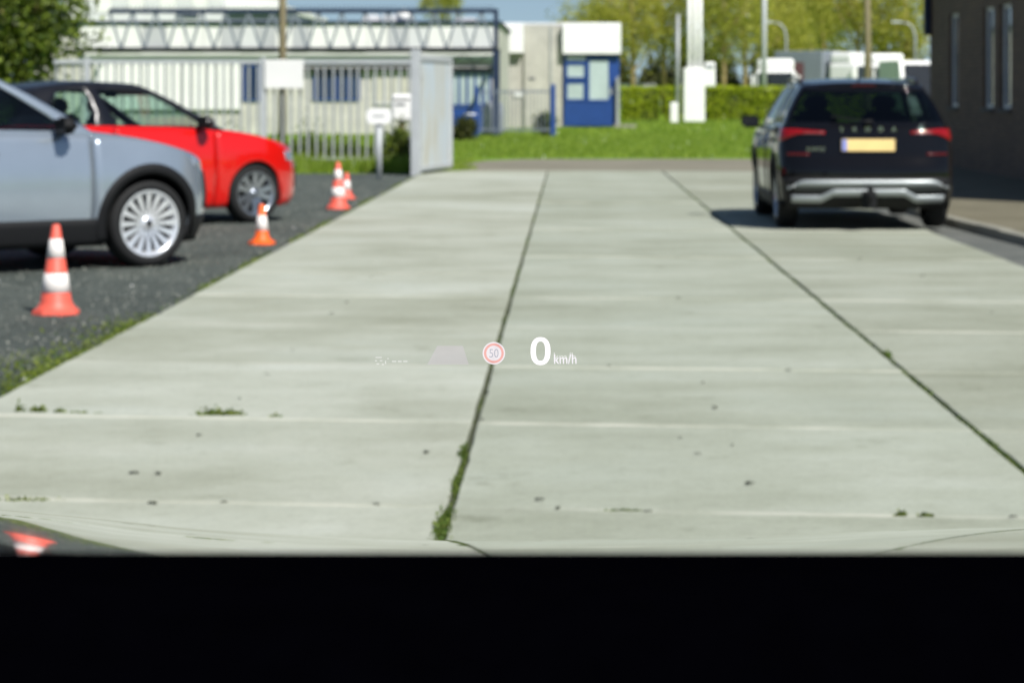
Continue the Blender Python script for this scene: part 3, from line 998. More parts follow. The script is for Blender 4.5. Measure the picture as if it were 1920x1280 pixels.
# low blue fence in front of the office
def blue_fence():
    Y = 79.0
    t = thing("blue_fence", "low blue barred fence with thick end posts before the office", "fence", (0, Y, 0))
    xa, xb = pX(895, Y), pX(1037, Y)
    mb = MB(); mb.box(-0.012, 0.012, -0.012, 0.012, 0.1, 1.55); bar = mb.build("bar", M['steelblue'], t)
    n = 20
    for k in range(n):
        o = bar if k == 0 else bar.copy()
        if k: COL.objects.link(o); o.parent = t
        o.location = (xa + 0.12 + (xb - xa - 0.2) * k / (n - 1), 0, 0)
    for zz in (0.2, 1.45):
        mb = MB(); mb.box(xa, xb, -0.025, 0.025, zz - 0.025, zz + 0.025); mb.build("rail", M['steelblue'], t)
    for xx, w, hh in ((xa, 0.09, 1.62), (xb, 0.16, 1.70)):
        mb = MB(); mb.box(xx - w / 2, xx + w / 2, -0.07, 0.07, -0.08, hh, 0.01); mb.build("post", M['blue'], t)
    return t
blue_fence()

tk = thing("storage_tank", "rounded grey plastic tank standing behind the blue fence", "tank", (pX(925, 83), 83, 0))
mb = MB(); mb.lathe([(0.0, 0), (0.34, 0.0), (0.37, 0.1), (0.37, 0.85), (0.3, 1.05), (0.12, 1.14), (0.0, 1.16)], 24); mb.build("body", M['tank'], tk)
mb = MB(); mb.lathe([(0.0, 1.18), (0.10, 1.18), (0.11, 1.10)], 16); mb.build("lid", M['plastic'], tk)
dr = thing("barrel", "small blue barrel with pale lid beside the round bush", "barrel", (pX(882, 76), 76, 0))
mb = MB(); mb.lathe([(0, 0), (0.2, 0), (0.215, 0.2), (0.2, 0.4), (0.215, 0.6), (0.19, 0.72)], 20); mb.build("body", M['blue'], dr)
mb = MB(); mb.lathe([(0.195, 0.72), (0.195, 0.76), (0.0, 0.765)], 20); mb.build("lid", M['paleclad'], dr)

# ------------------------------------------------------------------ poles, lamp, totem
p = thing("wooden_pole", "tall brown wooden pole standing behind the barred fence", "pole", (pX(529, 50), 50, 0))
mb = MB(); mb.tube([(0, 0, -0.1), (0.01, 0, 2.5), (0, 0, 7.5)], [0.085, 0.075, 0.06], 12); mb.build("shaft", M['pole_wood'], p)
p = thing("street_post", "brown post rising behind the roof of the black car", "pole", (pX(1626, 92), 92, 0))
mb = MB(); mb.tube([(0, 0, -0.1), (0.02, 0, 3), (-0.03, 0, 8.5)], [0.15, 0.13, 0.11], 12); mb.build("shaft", M['pole_wood'], p)
p = thing("thin_flagpole", "thin grey flagpole with white base box beside the white totem", "flagpole", (pX(1270, 118), 118, 0))
mb = MB(); mb.tube([(0, 0, 0), (0.03, 0, 5.3)], [0.11, 0.09], 12); mb.build("shaft", M['galv'], p)
mb = MB(); mb.box(-0.36, 0.02, -0.4, -0.12, -0.06, 0.98, 0.05); mb.build("base_box", M['white'], p)
p = thing("flagpole", "pale grey flagpole behind the hedge left of the parked trucks", "flagpole", (pX(1432, 140), 140, 0))
mb = MB(); mb.tube([(0, 0, 0), (0.05, 0, 10)], [0.17, 0.13], 12); mb.build("shaft", M['galv_pale'], p)

def street_lamp():
    Y = 150.0
    t = thing("street_lamp", "grey street lamp with curved arm above the trailer", "street lamp", (pX(1474, Y), Y, 0))
    zt = pZ(42, Y)
    mb = MB(); mb.tube([(0, 0, 0), (0, 0, zt - 0.9), (-0.12, 0, zt - 0.4), (-0.4, 0, zt - 0.1), (-0.9, 0, zt)], [0.10, 0.08, 0.07, 0.06, 0.05], 10); mb.build("mast", M['galv'], t)
    mb = MB(); mb.box(-1.5, -0.85, -0.12, 0.12, zt - 0.06, zt + 0.07, 0.03); mb.build("lamp_head", M['galv_pale'], t)
    return t
l0 = street_lamp()
l1 = copy_tree(l0); l1.location = (pX(1716, 150), 150, 0); l1['label'] = "grey street lamp close to the corner of the brown brick building"
l0['group'] = l1['group'] = "street lamps behind the hedge"

def totem():
    Y = 122.0
    t = thing("white_totem", "white advertising totem with three tall poles and a box sign before the hedge", "sign", (pX(1302, Y), Y, 0))
    s = F / Y
    for dx in (-9.5, 1, 11):
        mb = MB(); mb.tube([(dx / s, 0, 0.1), (dx / s, 0, 8.5)], 0.105, 12); mb.build("pole", M['white'], t)
    mb = MB(); mb.box(-21 / s, 19 / s, -0.35, 0.35, -0.04, pZ(128, Y), 0.06); mb.build("plinth", M['white'], t)
    mb = MB(); mb.box(18.5 / s, 39 / s, -0.2, 0.2, pZ(163, Y), pZ(117, Y), 0.08); mb.build("sign_box", M['white'], t)
    mb = MB(); mb.box(21 / s, 36 / s, -0.215, -0.203, pZ(129, Y), pZ(123, Y)); mb.build("printed_line", M['tank'], t)
    return t
totem()

# ------------------------------------------------------------------ trees, hedge, bushes
def make_tree(name, label, cat, loc, hgt, crown_c, crown_r, n, leaf, m, blobs=60, seed=1, trunk_r=0.18, limbs=7, group=None, tight=0.2, shell=0.35):
    r = np.random.default_rng(seed)
    rr = random.Random(seed)
    t = thing(name, label, cat, loc, rr.uniform(0, 6.28) * 0, group)
    mb = MB()
    pts = [(0, 0, -0.15), (rr.uniform(-.08, .08), 0, hgt * 0.3), (rr.uniform(-.12, .12), rr.uniform(-.1, .1), hgt * 0.55), (rr.uniform(-.2, .2), 0, hgt * 0.9)]
    mb.tube(pts, [trunk_r * 1.15, trunk_r * 0.85, trunk_r * 0.6, trunk_r * 0.15], 10)
    for k in range(limbs):
        a = 2 * PI * k / limbs + rr.uniform(-.3, .3)
        z0 = hgt * rr.uniform(0.30, 0.65)
        ln = crown_r[0] * rr.uniform(0.55, 0.95)
        mb.tube([(0, 0, z0), (ln * 0.45 * math.cos(a), ln * 0.45 * math.sin(a), z0 + hgt * 0.10), (ln * math.cos(a), ln * math.sin(a), z0 + hgt * rr.uniform(0.18, 0.30))],
                [trunk_r * 0.45, trunk_r * 0.28, trunk_r * 0.08], 7)
    mb.build("trunk", M['bark'], t)
    P = crown_points(n, crown_c, crown_r, blobs, r, tight, shell)
    U, V = rand_axes(n, leaf, r)
    link("crown", quads_mesh("crown", P, U, V, m), t)
    return t

spots = [  # pixel x, distance, height, crown radius, label
    (1120, 168, 8.5, 2.6, "olive green spring tree, leftmost of the row, beside the office roof"),
    (1186, 160, 9.5, 2.9, "olive green spring tree above the gap between office and thin flagpole"),
    (1246, 163, 10.5, 3.0, "olive green spring tree right behind the thin flagpole"),
    (1355, 158, 10.5, 3.1, "olive green spring tree with pale trunk just right of the white totem"),
    (1396, 165, 10.0, 2.9, "olive green spring tree left of the pale grey flagpole"),
    (1455, 176, 9.0, 2.7, "olive green spring tree behind the curved street lamp"),
    (1545, 182, 11.0, 3.0, "olive green spring tree over the grey trailer"),
    (1606, 160, 11.0, 3.0, "olive green spring tree next to the brown post behind the black car"),
    (1700, 158, 9.6, 2.8, "yellowish spring tree closest to the brick building"),
]
for i, (x, Y, hh, cr, lab) in enumerate(spots):
    make_tree("tree", lab, "tree", (pX(x, Y), Y, 0), hh, (0, 0, hh * 0.69), (cr * 1.08, cr * 1.08, hh * 0.345), 6800, 0.115, M['treeleaf'] if i % 3 else M['greenleaf'], 150, 20 + i, 0.2, 8, "spring trees behind the hedge", 0.17, 0.25)
make_tree("tree", "dark evergreen tree standing high behind the spring trees", "tree", (pX(1500, 205), 205, 0), 13, (0, 0, 8.3), (3.2, 3.2, 4.4), 5000, 0.22, M['darkleaf'], 70, 51, 0.3)
make_tree("tree", "distant tree showing above the right end of the roof truss", "tree", (pX(830, 150), 150, 0), 8.2, (0, 0, 7.0), (1.3, 1.3, 1.6), 1800, 0.12, M['greenleaf'], 40, 52, 0.14)
make_tree("tree", "small distant tree top beside the white office fascia", "tree", (pX(1062, 210), 210, 0), 7.8, (0, 0, 6.3), (1.4, 1.4, 1.8), 1600, 0.14, M['treeleaf'], 40, 53, 0.14)
make_tree("tree", "dark green tree with sunlit patches above the silver car", "tree", (pX(40, 56), 56, 0), 6.0, (0, 0, 3.6), (1.45, 1.4, 2.55), 15000, 0.085, M['darkleaf'], 75, 54, 0.16, 8, None, 0.24, 0.3)
make_tree("tree", "second dark green tree at the far left behind the fence", "tree", (pX(-60, 58), 58, 0), 6.5, (0, 0, 3.7), (1.4, 1.4, 2.6), 6000, 0.09, M['darkleaf'], 50, 55, 0.16)

def hedge(x0, x1, Y, hgt, dep, label):
    xa, xb = pX(x0, Y), pX(x1, Y)
    t = thing("hedge", label, "hedge", ((xa + xb) / 2, Y, 0))
    w = xb - xa
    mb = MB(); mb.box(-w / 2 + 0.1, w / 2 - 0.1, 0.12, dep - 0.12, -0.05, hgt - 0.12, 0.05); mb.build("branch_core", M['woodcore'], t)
    n = int(w * 900)
    P = np.stack([rng.uniform(-w / 2, w / 2, n), rng.uniform(0, dep, n), rng.uniform(0, hgt, n)], 1)
    side = rng.uniform(size=n)
    P[side < 0.55, 1] = rng.normal(0.04, 0.05, (side < 0.55).sum())
    P[side > 0.8, 2] = hgt + rng.normal(0, 0.05, (side > 0.8).sum())
    P[:, 1] += 0.06 * np.sin(P[:, 0] * 3.1) + 0.04 * np.sin(P[:, 2] * 5 + P[:, 0])
    U, V = rand_axes(n, 0.075)
    o = link("leaves", quads_mesh("leaves", P, U, V, M['hedgeleaf']), t)
    o['kind'] = 'stuff'
    return t
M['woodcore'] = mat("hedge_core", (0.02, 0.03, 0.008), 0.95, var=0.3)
hedge(1163, 1240, 131, 1.72, 1.0, "short clipped green hedge between the office and the thin flagpole")
hedge(1244, 1760, 131, 1.75, 1.0, "long clipped bright green hedge running behind the totem and the black car")

def bush(label, loc, rad, n, leaf, m, seed, cat="bush"):
    r = np.random.default_rng(seed)
    t = thing("bush", label, cat, loc)
    P = crown_points(n, (0, 0, rad[2] * 0.85), rad, 30, r, 0.25, 0.3)
    P[:, 2] = np.abs(P[:, 2])
    U, V = rand_axes(n, leaf, r)
    link("foliage", quads_mesh("foliage", P, U, V, m), t)
    mb = MB()
    for k in range(5):
        a = k * 1.3
        mb.tube([(0, 0, -0.05), (0.5 * rad[0] * math.cos(a), 0.5 * rad[1] * math.sin(a), rad[2])], [0.03, 0.012], 6)
    mb.build("stem", M['bark'], t)
    return t
bush("low dark green bush growing right of the open gate leaf", (pX(868, 73), 73, -0.05), (0.36, 0.36, 0.40), 2600, 0.045, M['woodleaf'], 61)
bush("dark weedy shrub at the foot of the gate post", (pX(748, 44.5), 44.5, -0.05), (0.30, 0.25, 0.42), 2200, 0.035, M['darkleaf'], 62)
bush("dark foliage standing in for an oblique gate leaf at the blue fence post", (pX(1022, 79.8), 79.8, -0.05), (0.36, 0.3, 0.42), 1800, 0.05, M['darkleaf'], 63)  # made-up foliage in place of a dark open gate leaf

# rank weeds behind the bars
n = 16000
X = rng.uniform(pX(380, 49), pX(775, 47), n)
P = np.stack([X, rng.uniform(46.6, 49.5, n), np.abs(rng.normal(0, 1, n)) * (0.20 + 0.06 * np.sin(X * 3.3) + 0.04 * np.sin(X * 8.1)) - 0.05], 1)
U, V = rand_axes(n, 0.05)
tag(link("fence_weeds", quads_mesh("fence_weeds", P, U, V, M['bramble'])), "rank dark green weeds behind the barred fence", "weeds", kind='stuff')
# far wood
n = 42000
P = np.stack([rng.uniform(pX(1100, 215), pX(1800, 215), n), rng.uniform(212, 222, n), np.abs(rng.normal(0, 1, n)) * 2.9], 1)
P[:, 2] *= 0.8 + 0.35 * np.sin(P[:, 0] * 0.7) + 0.2 * np.sin(P[:, 0] * 1.9)
P[:, 2] = np.abs(P[:, 2])
U, V = rand_axes(n, 0.30)
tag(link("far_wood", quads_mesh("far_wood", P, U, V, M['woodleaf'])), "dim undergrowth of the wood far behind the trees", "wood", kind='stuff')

# grass
def scatter_grass(name, label, n, xr, yr, hgt, m, mask=None, width=0.012, lean=0.35):
    X = rng.uniform(*xr, n); Y = rng.uniform(*yr, n)
    if mask is not None:
        k = mask(X, Y); X, Y = X[k], Y[k]
    h = hgt * rng.uniform(0.4, 1.3, len(X)) * (0.75 + 0.35 * np.sin(X * 2.1 + Y) * np.sin(Y * 1.3))
    me = blades_mesh(name, X, Y, np.full(len(X), -0.06), h, lean, width, m)
    return tag(link(name, me), label, "grass", kind='stuff')
scatter_grass("lawn_grass", "short green lawn grass beyond the road", 90000, (-8, 13), (53.0, 84), 0.10, M['grassblade'], lambda X, Y: Y > 53.3 + 0.2 * np.sin(X * 2), 0.018)
scatter_grass("far_lawn_grass", "short green lawn grass in front of the hedge", 45000, (-3, 22), (84, 131), 0.12, M['grassblade'], None, 0.03)
scatter_grass("fence_grass", "tall rough grass along the barred fence", 42000, (-12, -2.7), (42.4, 48.5), 0.34, M['grassblade'], lambda X, Y: (Y > 42.7 + 0.25 * np.sin(X * 3) + 0.15 * np.sin(X * 7.1)), 0.012)
scatter_grass("verge_grass", "patchy grass verge at the end of the slabs", 9000, (-2.6, -0.6), (42.7, 51), 0.10, M['grassblade'], lambda X, Y: (X < -1.9 + 0.12 * (Y - 46) * np.sin(Y) + 0.25 * np.sin(Y * 1.7)), 0.012)

# weeds along the slab edge and moss in the joints
n = 30000
Y = 5 + 36 * rng.uniform(size=n) ** 1.5
dens = np.clip(0.22 + 0.8 * np.sin(Y * 1.7) * np.sin(Y * 0.63 + 1.0) + 0.15 * np.sin(Y * 9.0) + np.clip((15 - Y) / 4, 0, 1) * 0.55, 0.02, 1)
k = rng.uniform(size=n) < dens
Y = Y[k]
wid = 0.035 + 0.42 * np.clip((17 - Y) / 7, 0, 1) * rng.uniform(size=len(Y)) ** 1.5
X = XE[0] - np.abs(rng.normal(0.0, 1, len(Y))) * wid + 0.01
P = np.stack([X, Y, -0.025 + np.abs(rng.normal(0, 0.016, len(Y)))], 1)
U, V = rand_axes(len(Y), 0.0115, rng, 0.4)
tag(link("edge_weeds", quads_mesh("edge_weeds", P, U, V, M['weed'])), "small green weeds creeping along the left edge of the slabs", "weeds", kind='stuff')

n = 16000
Y = 6.3 + 30 * rng.uniform(size=n) ** 1.6
lane = rng.integers(0, 2, n)
xj = np.where(lane == 0, XE[1], XE[2])
dn = np.clip(np.where(lane == 0, 0.25 + 0.9 * np.sin(Y * 2.3 + 0.6) * np.sin(Y * 0.9), 0.75 + 0.4 * np.sin(Y * 2.9)), 0.02, 1)
k = rng.uniform(size=n) < dn * 0.9
Y, xj = Y[k], xj[k]
P = np.stack([xj + rng.normal(0, 0.009, len(Y)), Y, -0.012 + np.abs(rng.normal(0, 0.006, len(Y)))], 1)
U, V = rand_axes(len(Y), 0.006, rng, 0.3)
tag(link("joint_moss", quads_mesh("joint_moss", P, U, V, M['moss'])), "dark green moss growing in the long slab joints", "moss", kind='stuff')

def tuft(label, x, y, wx, wy, hz, n, seed, m='weed', leaf=0.011, group=None):
    r = np.random.default_rng(seed)
    Yd = F * H / (y - VY)
    P = np.stack([r.normal(0, wx, n), r.normal(0, wy, n), np.abs(r.normal(0, hz, n))], 1)
    U, V = rand_axes(n, leaf, r, 0.2)
    o = link("weed_tuft", quads_mesh("weed_tuft", P, U, V, M[m]), None, (pX(x, Yd), Yd, -0.004))
    return tag(o, label, "weed", group or "weed tufts in the slab joints")
tuft("bright moss strip at the near end of the middle slab joint", 830, 985, 0.012, 0.13, 0.007, 800, 71, 'moss', 0.009)
tuft("dark moss lump on the middle slab joint beyond the bright moss", 855, 905, 0.007, 0.10, 0.007, 220, 72, 'moss', 0.008)
tuft("small moss lump on the middle slab joint beside the cross joint", 868, 850, 0.007, 0.07, 0.012, 160, 73, 'moss', 0.008)
tuft("biggest dark weed on the second cross joint of the left slabs", 412, 778, 0.045, 0.012, 0.012, 520, 74, 'weed', 0.010)
for j, (x, y, lab) in enumerate([(36, 771, "leftmost of the small weeds on the second cross joint"), (72, 772, "bushier small weed second from the left on the cross joint"),
                                 (113, 773, "small dark weed third from the left on the cross joint"), (150, 774, "flat small weed fourth from the left on the cross joint"),
                                 (184, 775, "tiny weed fifth from the left on the cross joint"), (517, 781, "small weed right of the biggest weed on the cross joint")]):
    wx, hz, nn, lf = [(0.009, 0.013, 70, 0.010), (0.018, 0.012, 150, 0.010), (0.011, 0.009, 110, 0.008), (0.022, 0.005, 80, 0.008), (0.006, 0.006, 30, 0.007), (0.012, 0.006, 70, 0.008)][j]
    tuft(lab, x, y, wx, 0.008, hz, nn, 80 + j, 'weed', lf)
tuft("low grassy strip on the nearest cross joint above the car bonnet", 45, 938, 0.045, 0.008, 0.006, 260, 90, 'weed', 0.007)
tuft("flat green moss strip on the nearest cross joint right of centre", 1168, 957, 0.030, 0.010, 0.003, 300, 91, 'moss', 0.006)
tuft("pointed dark weed on the nearest cross joint at the right", 1688, 965, 0.007, 0.006, 0.009, 90, 92, 'weed', 0.009)
tuft("flat dark weed right of the pointed weed", 1736, 967, 0.014, 0.006, 0.005, 110, 93, 'weed', 0.008)
tuft("bright green moss tuft on the right slab joint", 1664, 666, 0.012, 0.05, 0.010, 180, 94, 'moss', 0.009)

dl = MB()
dl.grid([[(-0.02, -0.008, 0.002), (0, -0.010, 0.006), (0.02, -0.007, 0.003)], [(-0.022, 0.006, 0.005), (0, 0.009, 0.008), (0.019, 0.008, 0.004)]])
leaf0 = None
leafpx = [(374, 817), (296, 889), (252, 888), (449, 748), (286, 945), (420, 943), (705, 946), (1012, 938), (1308, 851), (1373, 835), (1406, 907), (1340, 765),
          (1318, 718), (1478, 694), (1272, 560), (1612, 486), (1730, 518), (622, 589), (548, 656), (697, 519), (1046, 954), (1275, 821), (1142, 687), (500, 703),
          (650, 567), (1900, 970), (1860, 587), (1215, 960), (905, 787), (800, 849)]
for (x, y) in leafpx:
    Yd = F * H / (y - VY)
    if leaf0 is None:
        leaf0 = dl.build("dead_leaf", M['deadleaf']); o = solidify(leaf0, 0.002)
    else:
        o = leaf0.copy(); COL.objects.link(o)
    o.location = (pX(x, Yd), Yd, 0.003)
    o.rotation_euler = (0, 0, random.uniform(0, 6.28))
    s = random.uniform(0.5, 1.0)
    o.scale = (s, s, s)
    tag(o, "small dark dead leaf lying on the concrete slabs", "leaf", "dead leaves on the slabs")

# gravel stones on top of the gravel bed near the edge
n = 30000
Y = 7 + 30 * rng.uniform(size=n) ** 1.8
X = XE[0] - 0.02 - 4.5 * rng.uniform(size=n) ** 1.1
P = np.stack([X, Y, np.full(n, -0.024)], 1)
U, V = rand_axes(n, 0.010, rng, 0.6)
def pebble_mat():
    m = leaf_mat("pebble_stone", [(0.06, 0.068, 0.06), (0.13, 0.142, 0.13), (0.32, 0.33, 0.28)], 0.0)
    return m
tag(link("gravel_stones", quads_mesh("gravel_stones", P, U, V, pebble_mat())), "loose grey stones on the dark gravel", "gravel", kind='stuff')

# ------------------------------------------------------------------ traffic cones
def cone(label, x, ybase, hgt, rb, base_w, bands, body_m, group="traffic cones on the gravel"):
    """bands: (from, to) fractions of the height that are white"""
    Yd = F * H / (ybase - VY)
    t = thing("traffic_cone", label, "traffic cone", (pX(x, Yd), Yd, -0.03), random.uniform(-0.2, 0.2), group)
    zb = 0.035
    rt = 0.024
    rad = lambda z: rb + (rt - rb) * (z - zb) / (hgt - zb)
    b = bmesh.new()
    bmesh.ops.create_cone(b, cap_ends=True, segments=8, radius1=base_w / 2, radius2=base_w / 2 * 0.93, depth=0.035)
    bmesh.ops.rotate(b, verts=b.verts, matrix=Matrix.Rotation(PI / 8, 3, 'Z'))
    bmesh.ops.bevel(b, geom=list(b.edges), offset=0.006, segments=2, affect='EDGES')
    mb = MB(); mb.merge(b, Matrix.Translation((0, 0, 0.0175))); mb.build("base", body_m, t)
    mb = MB()
    prof = [(rb + 0.025, zb - 0.001), (rb + 0.006, zb + 0.02), (rad(zb + 0.045), zb + 0.045), (rad(hgt - 0.012), hgt - 0.012), (rt * 0.75, hgt), (rt * 0.5, hgt), (rt * 0.5, hgt - 0.05)]
    mb.lathe(prof, 32); mb.build("body", body_m, t)
    for (a, c) in bands:
        za, zc = a * hgt, c * hgt
        mb = MB(); mb.lathe([(rad(za), za), (rad(za) + 0.003, za + 0.001), (rad(zc) + 0.003, zc - 0.001), (rad(zc), zc)], 32); mb.build("white_band", M['cone_white'], t)
    return t
cone("tall faded red cone with two white bands, nearest, before the silver car", 105, 580, 0.565, 0.105, 0.31, [(0.25, 0.46), (0.63, 0.84)], M['cone_red'])
cone("short bright orange cone with one white band before the red car's wheel", 491, 452, 0.37, 0.070, 0.26, [(0.35, 0.72)], M['cone_orange'])
cone("tall faded red cone with two white bands beside the red car's nose", 634, 387, 0.565, 0.105, 0.31, [(0.25, 0.46), (0.63, 0.84)], M['cone_red'])
cone("short red cone half hidden behind the farther tall cone", 650, 369, 0.35, 0.07, 0.25, [(0.35, 0.70)], M['cone_red'])

# ------------------------------------------------------------------ cars
class CarShape:
    def __init__(s, **k):
        s.__dict__.update(k)
    def plan(s, u):
        if u <= 1:
            a = max(u, 0) * PI / 2
            return s.xr0 - s.Lr * math.cos(a) ** (2 / s.qr), s.W * math.sin(a) ** (2 / s.qr), 0.0, math.cos(a) ** (2 / s.qr)
        if u <= 2:
            return s.xr0 + (s.xf0 - s.xr0) * (u - 1), s.W, 0.0, 0.0
        a = min(3 - u, 1) * PI / 2
        a = max(a, 0)
        c = math.cos(a) ** (2 / s.qf)
        return s.xf0 + s.Lf * c, s.W * math.sin(a) ** (2 / s.qf), c, 0.0
    def u_of_x(s, x):
        if x < s.xr0:
            c = min(1, (s.xr0 - x) / s.Lr)
            return math.acos(c ** (s.qr / 2)) / (PI / 2)
        if x > s.xf0:
            c = min(1, (x - s.xf0) / s.Lf)
            return 3 - math.acos(c ** (s.qf / 2)) / (PI / 2)
        return 1 + (x - s.xr0) / (s.xf0 - s.xr0)
    def u_of_y_rear(s, y):
        return math.asin(min(1, (y / s.W) ** (s.qr / 2))) / (PI / 2)
    def raw(s, u, z):
        x, y, wf, wr = s.plan(u)
        k = ip(z, s.prof)
        fl = 0.0
        for xw in (s.xwf, s.xwr):
            fl += 0.018 * math.exp(-((x - xw) / 0.42) ** 2) * math.exp(-((z - 0.62) / 0.28) ** 2)
        y = y * (k + fl)
        x = x + wf * ip(z, s.nose) + wr * ip(z, s.tail)
        return Vector((x, y, z))
    def pt(s, u, z, off=0.0, side=1):
        p = s.raw(u, z)
        if off:
            d = s.raw(min(u + 0.01, 3), z) - s.raw(max(u - 0.01, 0), z)
            e = s.raw(u, z + 0.01) - s.raw(u, z - 0.01)
            n = d.cross(e)
            if n.length < 1e-9: n = Vector((1 if u > 1.5 else -1, 0, 0))
            n.normalize()
            out = Vector((p.x * (0.0 if 1 <= u <= 2 else 1.0), p.y + (1e-4), 0))
            if n.dot(out) < 0: n = -n
            p = p + n * off
        return Vector((p.x, p.y * side, p.z))
    def top(s, u): return ip(s.plan(u)[0], s.topl)
    def bottom(s, u):
        x, y, wf, wr = s.plan(u)
        z = ip(x, s.sill)
        for xw in (s.xwf, s.xwr):
            d = abs(x - xw)
            if d < s.RA:
                z = max(z, s.r + math.sqrt(s.RA ** 2 - d * d))
        return z
    def patch(s, u0, u1, zf0, zf1, off, nu=8, nz=3, side=1):
        """a piece lying on the body; zf0, zf1 numbers or functions of 0..1 along u"""
        P = []
        for i in range(nu + 1):
            t = i / nu
            u = u0 + (u1 - u0) * t
            a = zf0(t) if callable(zf0) else zf0
            b = zf1(t) if callable(zf1) else zf1
            P.append([s.pt(u, a + (b - a) * j / nz, off, side) for j in range(nz + 1)])
        return P

def grid_part(P, name, m, parent, thick=0.012, smooth=True):
    mb = MB(); mb.grid(P, smooth)
    o = mb.build(name, m, parent)
    # outward normals: away from the car's middle line
    me = o.data
    c = Vector((0, 0, 0.5))
    s = sum(((p.center - Vector((max(-1.2, min(1.2, p.center.x)), 0, 0.6))).dot(p.normal)) * p.area for p in me.polygons)
    if s < 0: me.flip_normals()
    if thick: solidify(o, thick)
    return o

def build_wheel(parent, x, y, r, width, rim_m, spokes, side, rim_r, steer=0.0, twin=False):
    w = empty("wheel", (x, y, r), steer, parent)
    mb = MB()
    hw = width / 2
    prof = [(rim_r, -hw * 0.85), (rim_r + 0.02, -hw * 0.95), (r - 0.045, -hw), (r - 0.012, -hw * 0.85), (r, -hw * 0.55), (r, hw * 0.55), (r - 0.012, hw * 0.85), (r - 0.045, hw), (rim_r + 0.02, hw * 0.95), (rim_r, hw * 0.85)]
    mb.lathe(prof, 48, 'y'); mb.build("tyre", M['rubber'], w)
    mb = MB()
    yo = hw * 0.80 * side
    yi = -hw * 0.7 * side
    mb.lathe([(rim_r + 0.004, yo + 0.012 * side), (rim_r - 0.012, yo + 0.014 * side), (rim_r - 0.03, yo - 0.01 * side), (rim_r - 0.035, yi), (rim_r, yi)], 48, 'y')
    for k in range(spokes):
        a = 2 * PI * k / spokes
        ww = 2 * PI * rim_r / spokes
        arms = [(-0.17 * ww, 0.0), (0.17 * ww, 0.0)] if twin else [(0, 0)]
        for (o1, _) in arms:
            ca, sa = math.cos(a), math.sin(a)
            def q(rr, tt, yy): return Vector((rr * ca - tt * sa, yy, rr * sa + tt * ca))
            h1, h2 = (0.10 * ww, 0.115 * ww) if twin else (0.12 * ww, 0.21 * ww)
            r0, r1 = rim_r * 0.20, rim_r - 0.012
            y0, y1 = yo - 0.022 * side, yo + 0.002 * side
            y2 = yo - 0.05 * side
            A = [q(r0, o1 * 0.3 - h1 * 0.8, y0), q(r0, o1 * 0.3 + h1 * 0.8, y0), q(r1, o1 * 1.25 + h2, y1), q(r1, o1 * 1.25 - h2, y1)]
            B = [q(r0, o1 * 0.3 - h1 * 0.8, y2), q(r0, o1 * 0.3 + h1 * 0.8, y2), q(r1, o1 * 1.25 + h2, y2 + 0.01 * side), q(r1, o1 * 1.25 - h2, y2 + 0.01 * side)]
            mb.face(A)
            for i in range(4):
                mb.face([A[i], A[(i + 1) % 4], B[(i + 1) % 4], B[i]])
    mb.lathe([(rim_r * 0.27, yo - 0.06 * side), (rim_r * 0.25, yo - 0.018 * side), (rim_r * 0.15, yo - 0.004 * side), (0.0, yo - 0.003 * side)], 24, 'y')
    mb.build("rim", rim_m, w)
    mb = MB(); mb.lathe([(0.0, yi + 0.03 * side), (rim_r * 0.82, yi + 0.03 * side), (rim_r * 0.82, yi + 0.06 * side), (0, yi + 0.06 * side)], 32, 'y'); mb.build("brake_disc", M['plastic'], w)
    mb = MB(); mb.lathe([(0.0, yo - 0.001 * side), (rim_r * 0.10, yo - 0.001 * side), (rim_r * 0.10, yo + 0.003 * side), (0, yo + 0.004 * side)], 16, 'y'); mb.build("hub_cap", M['plastic'] if not twin else M['alloy_grey'], w)
    return w

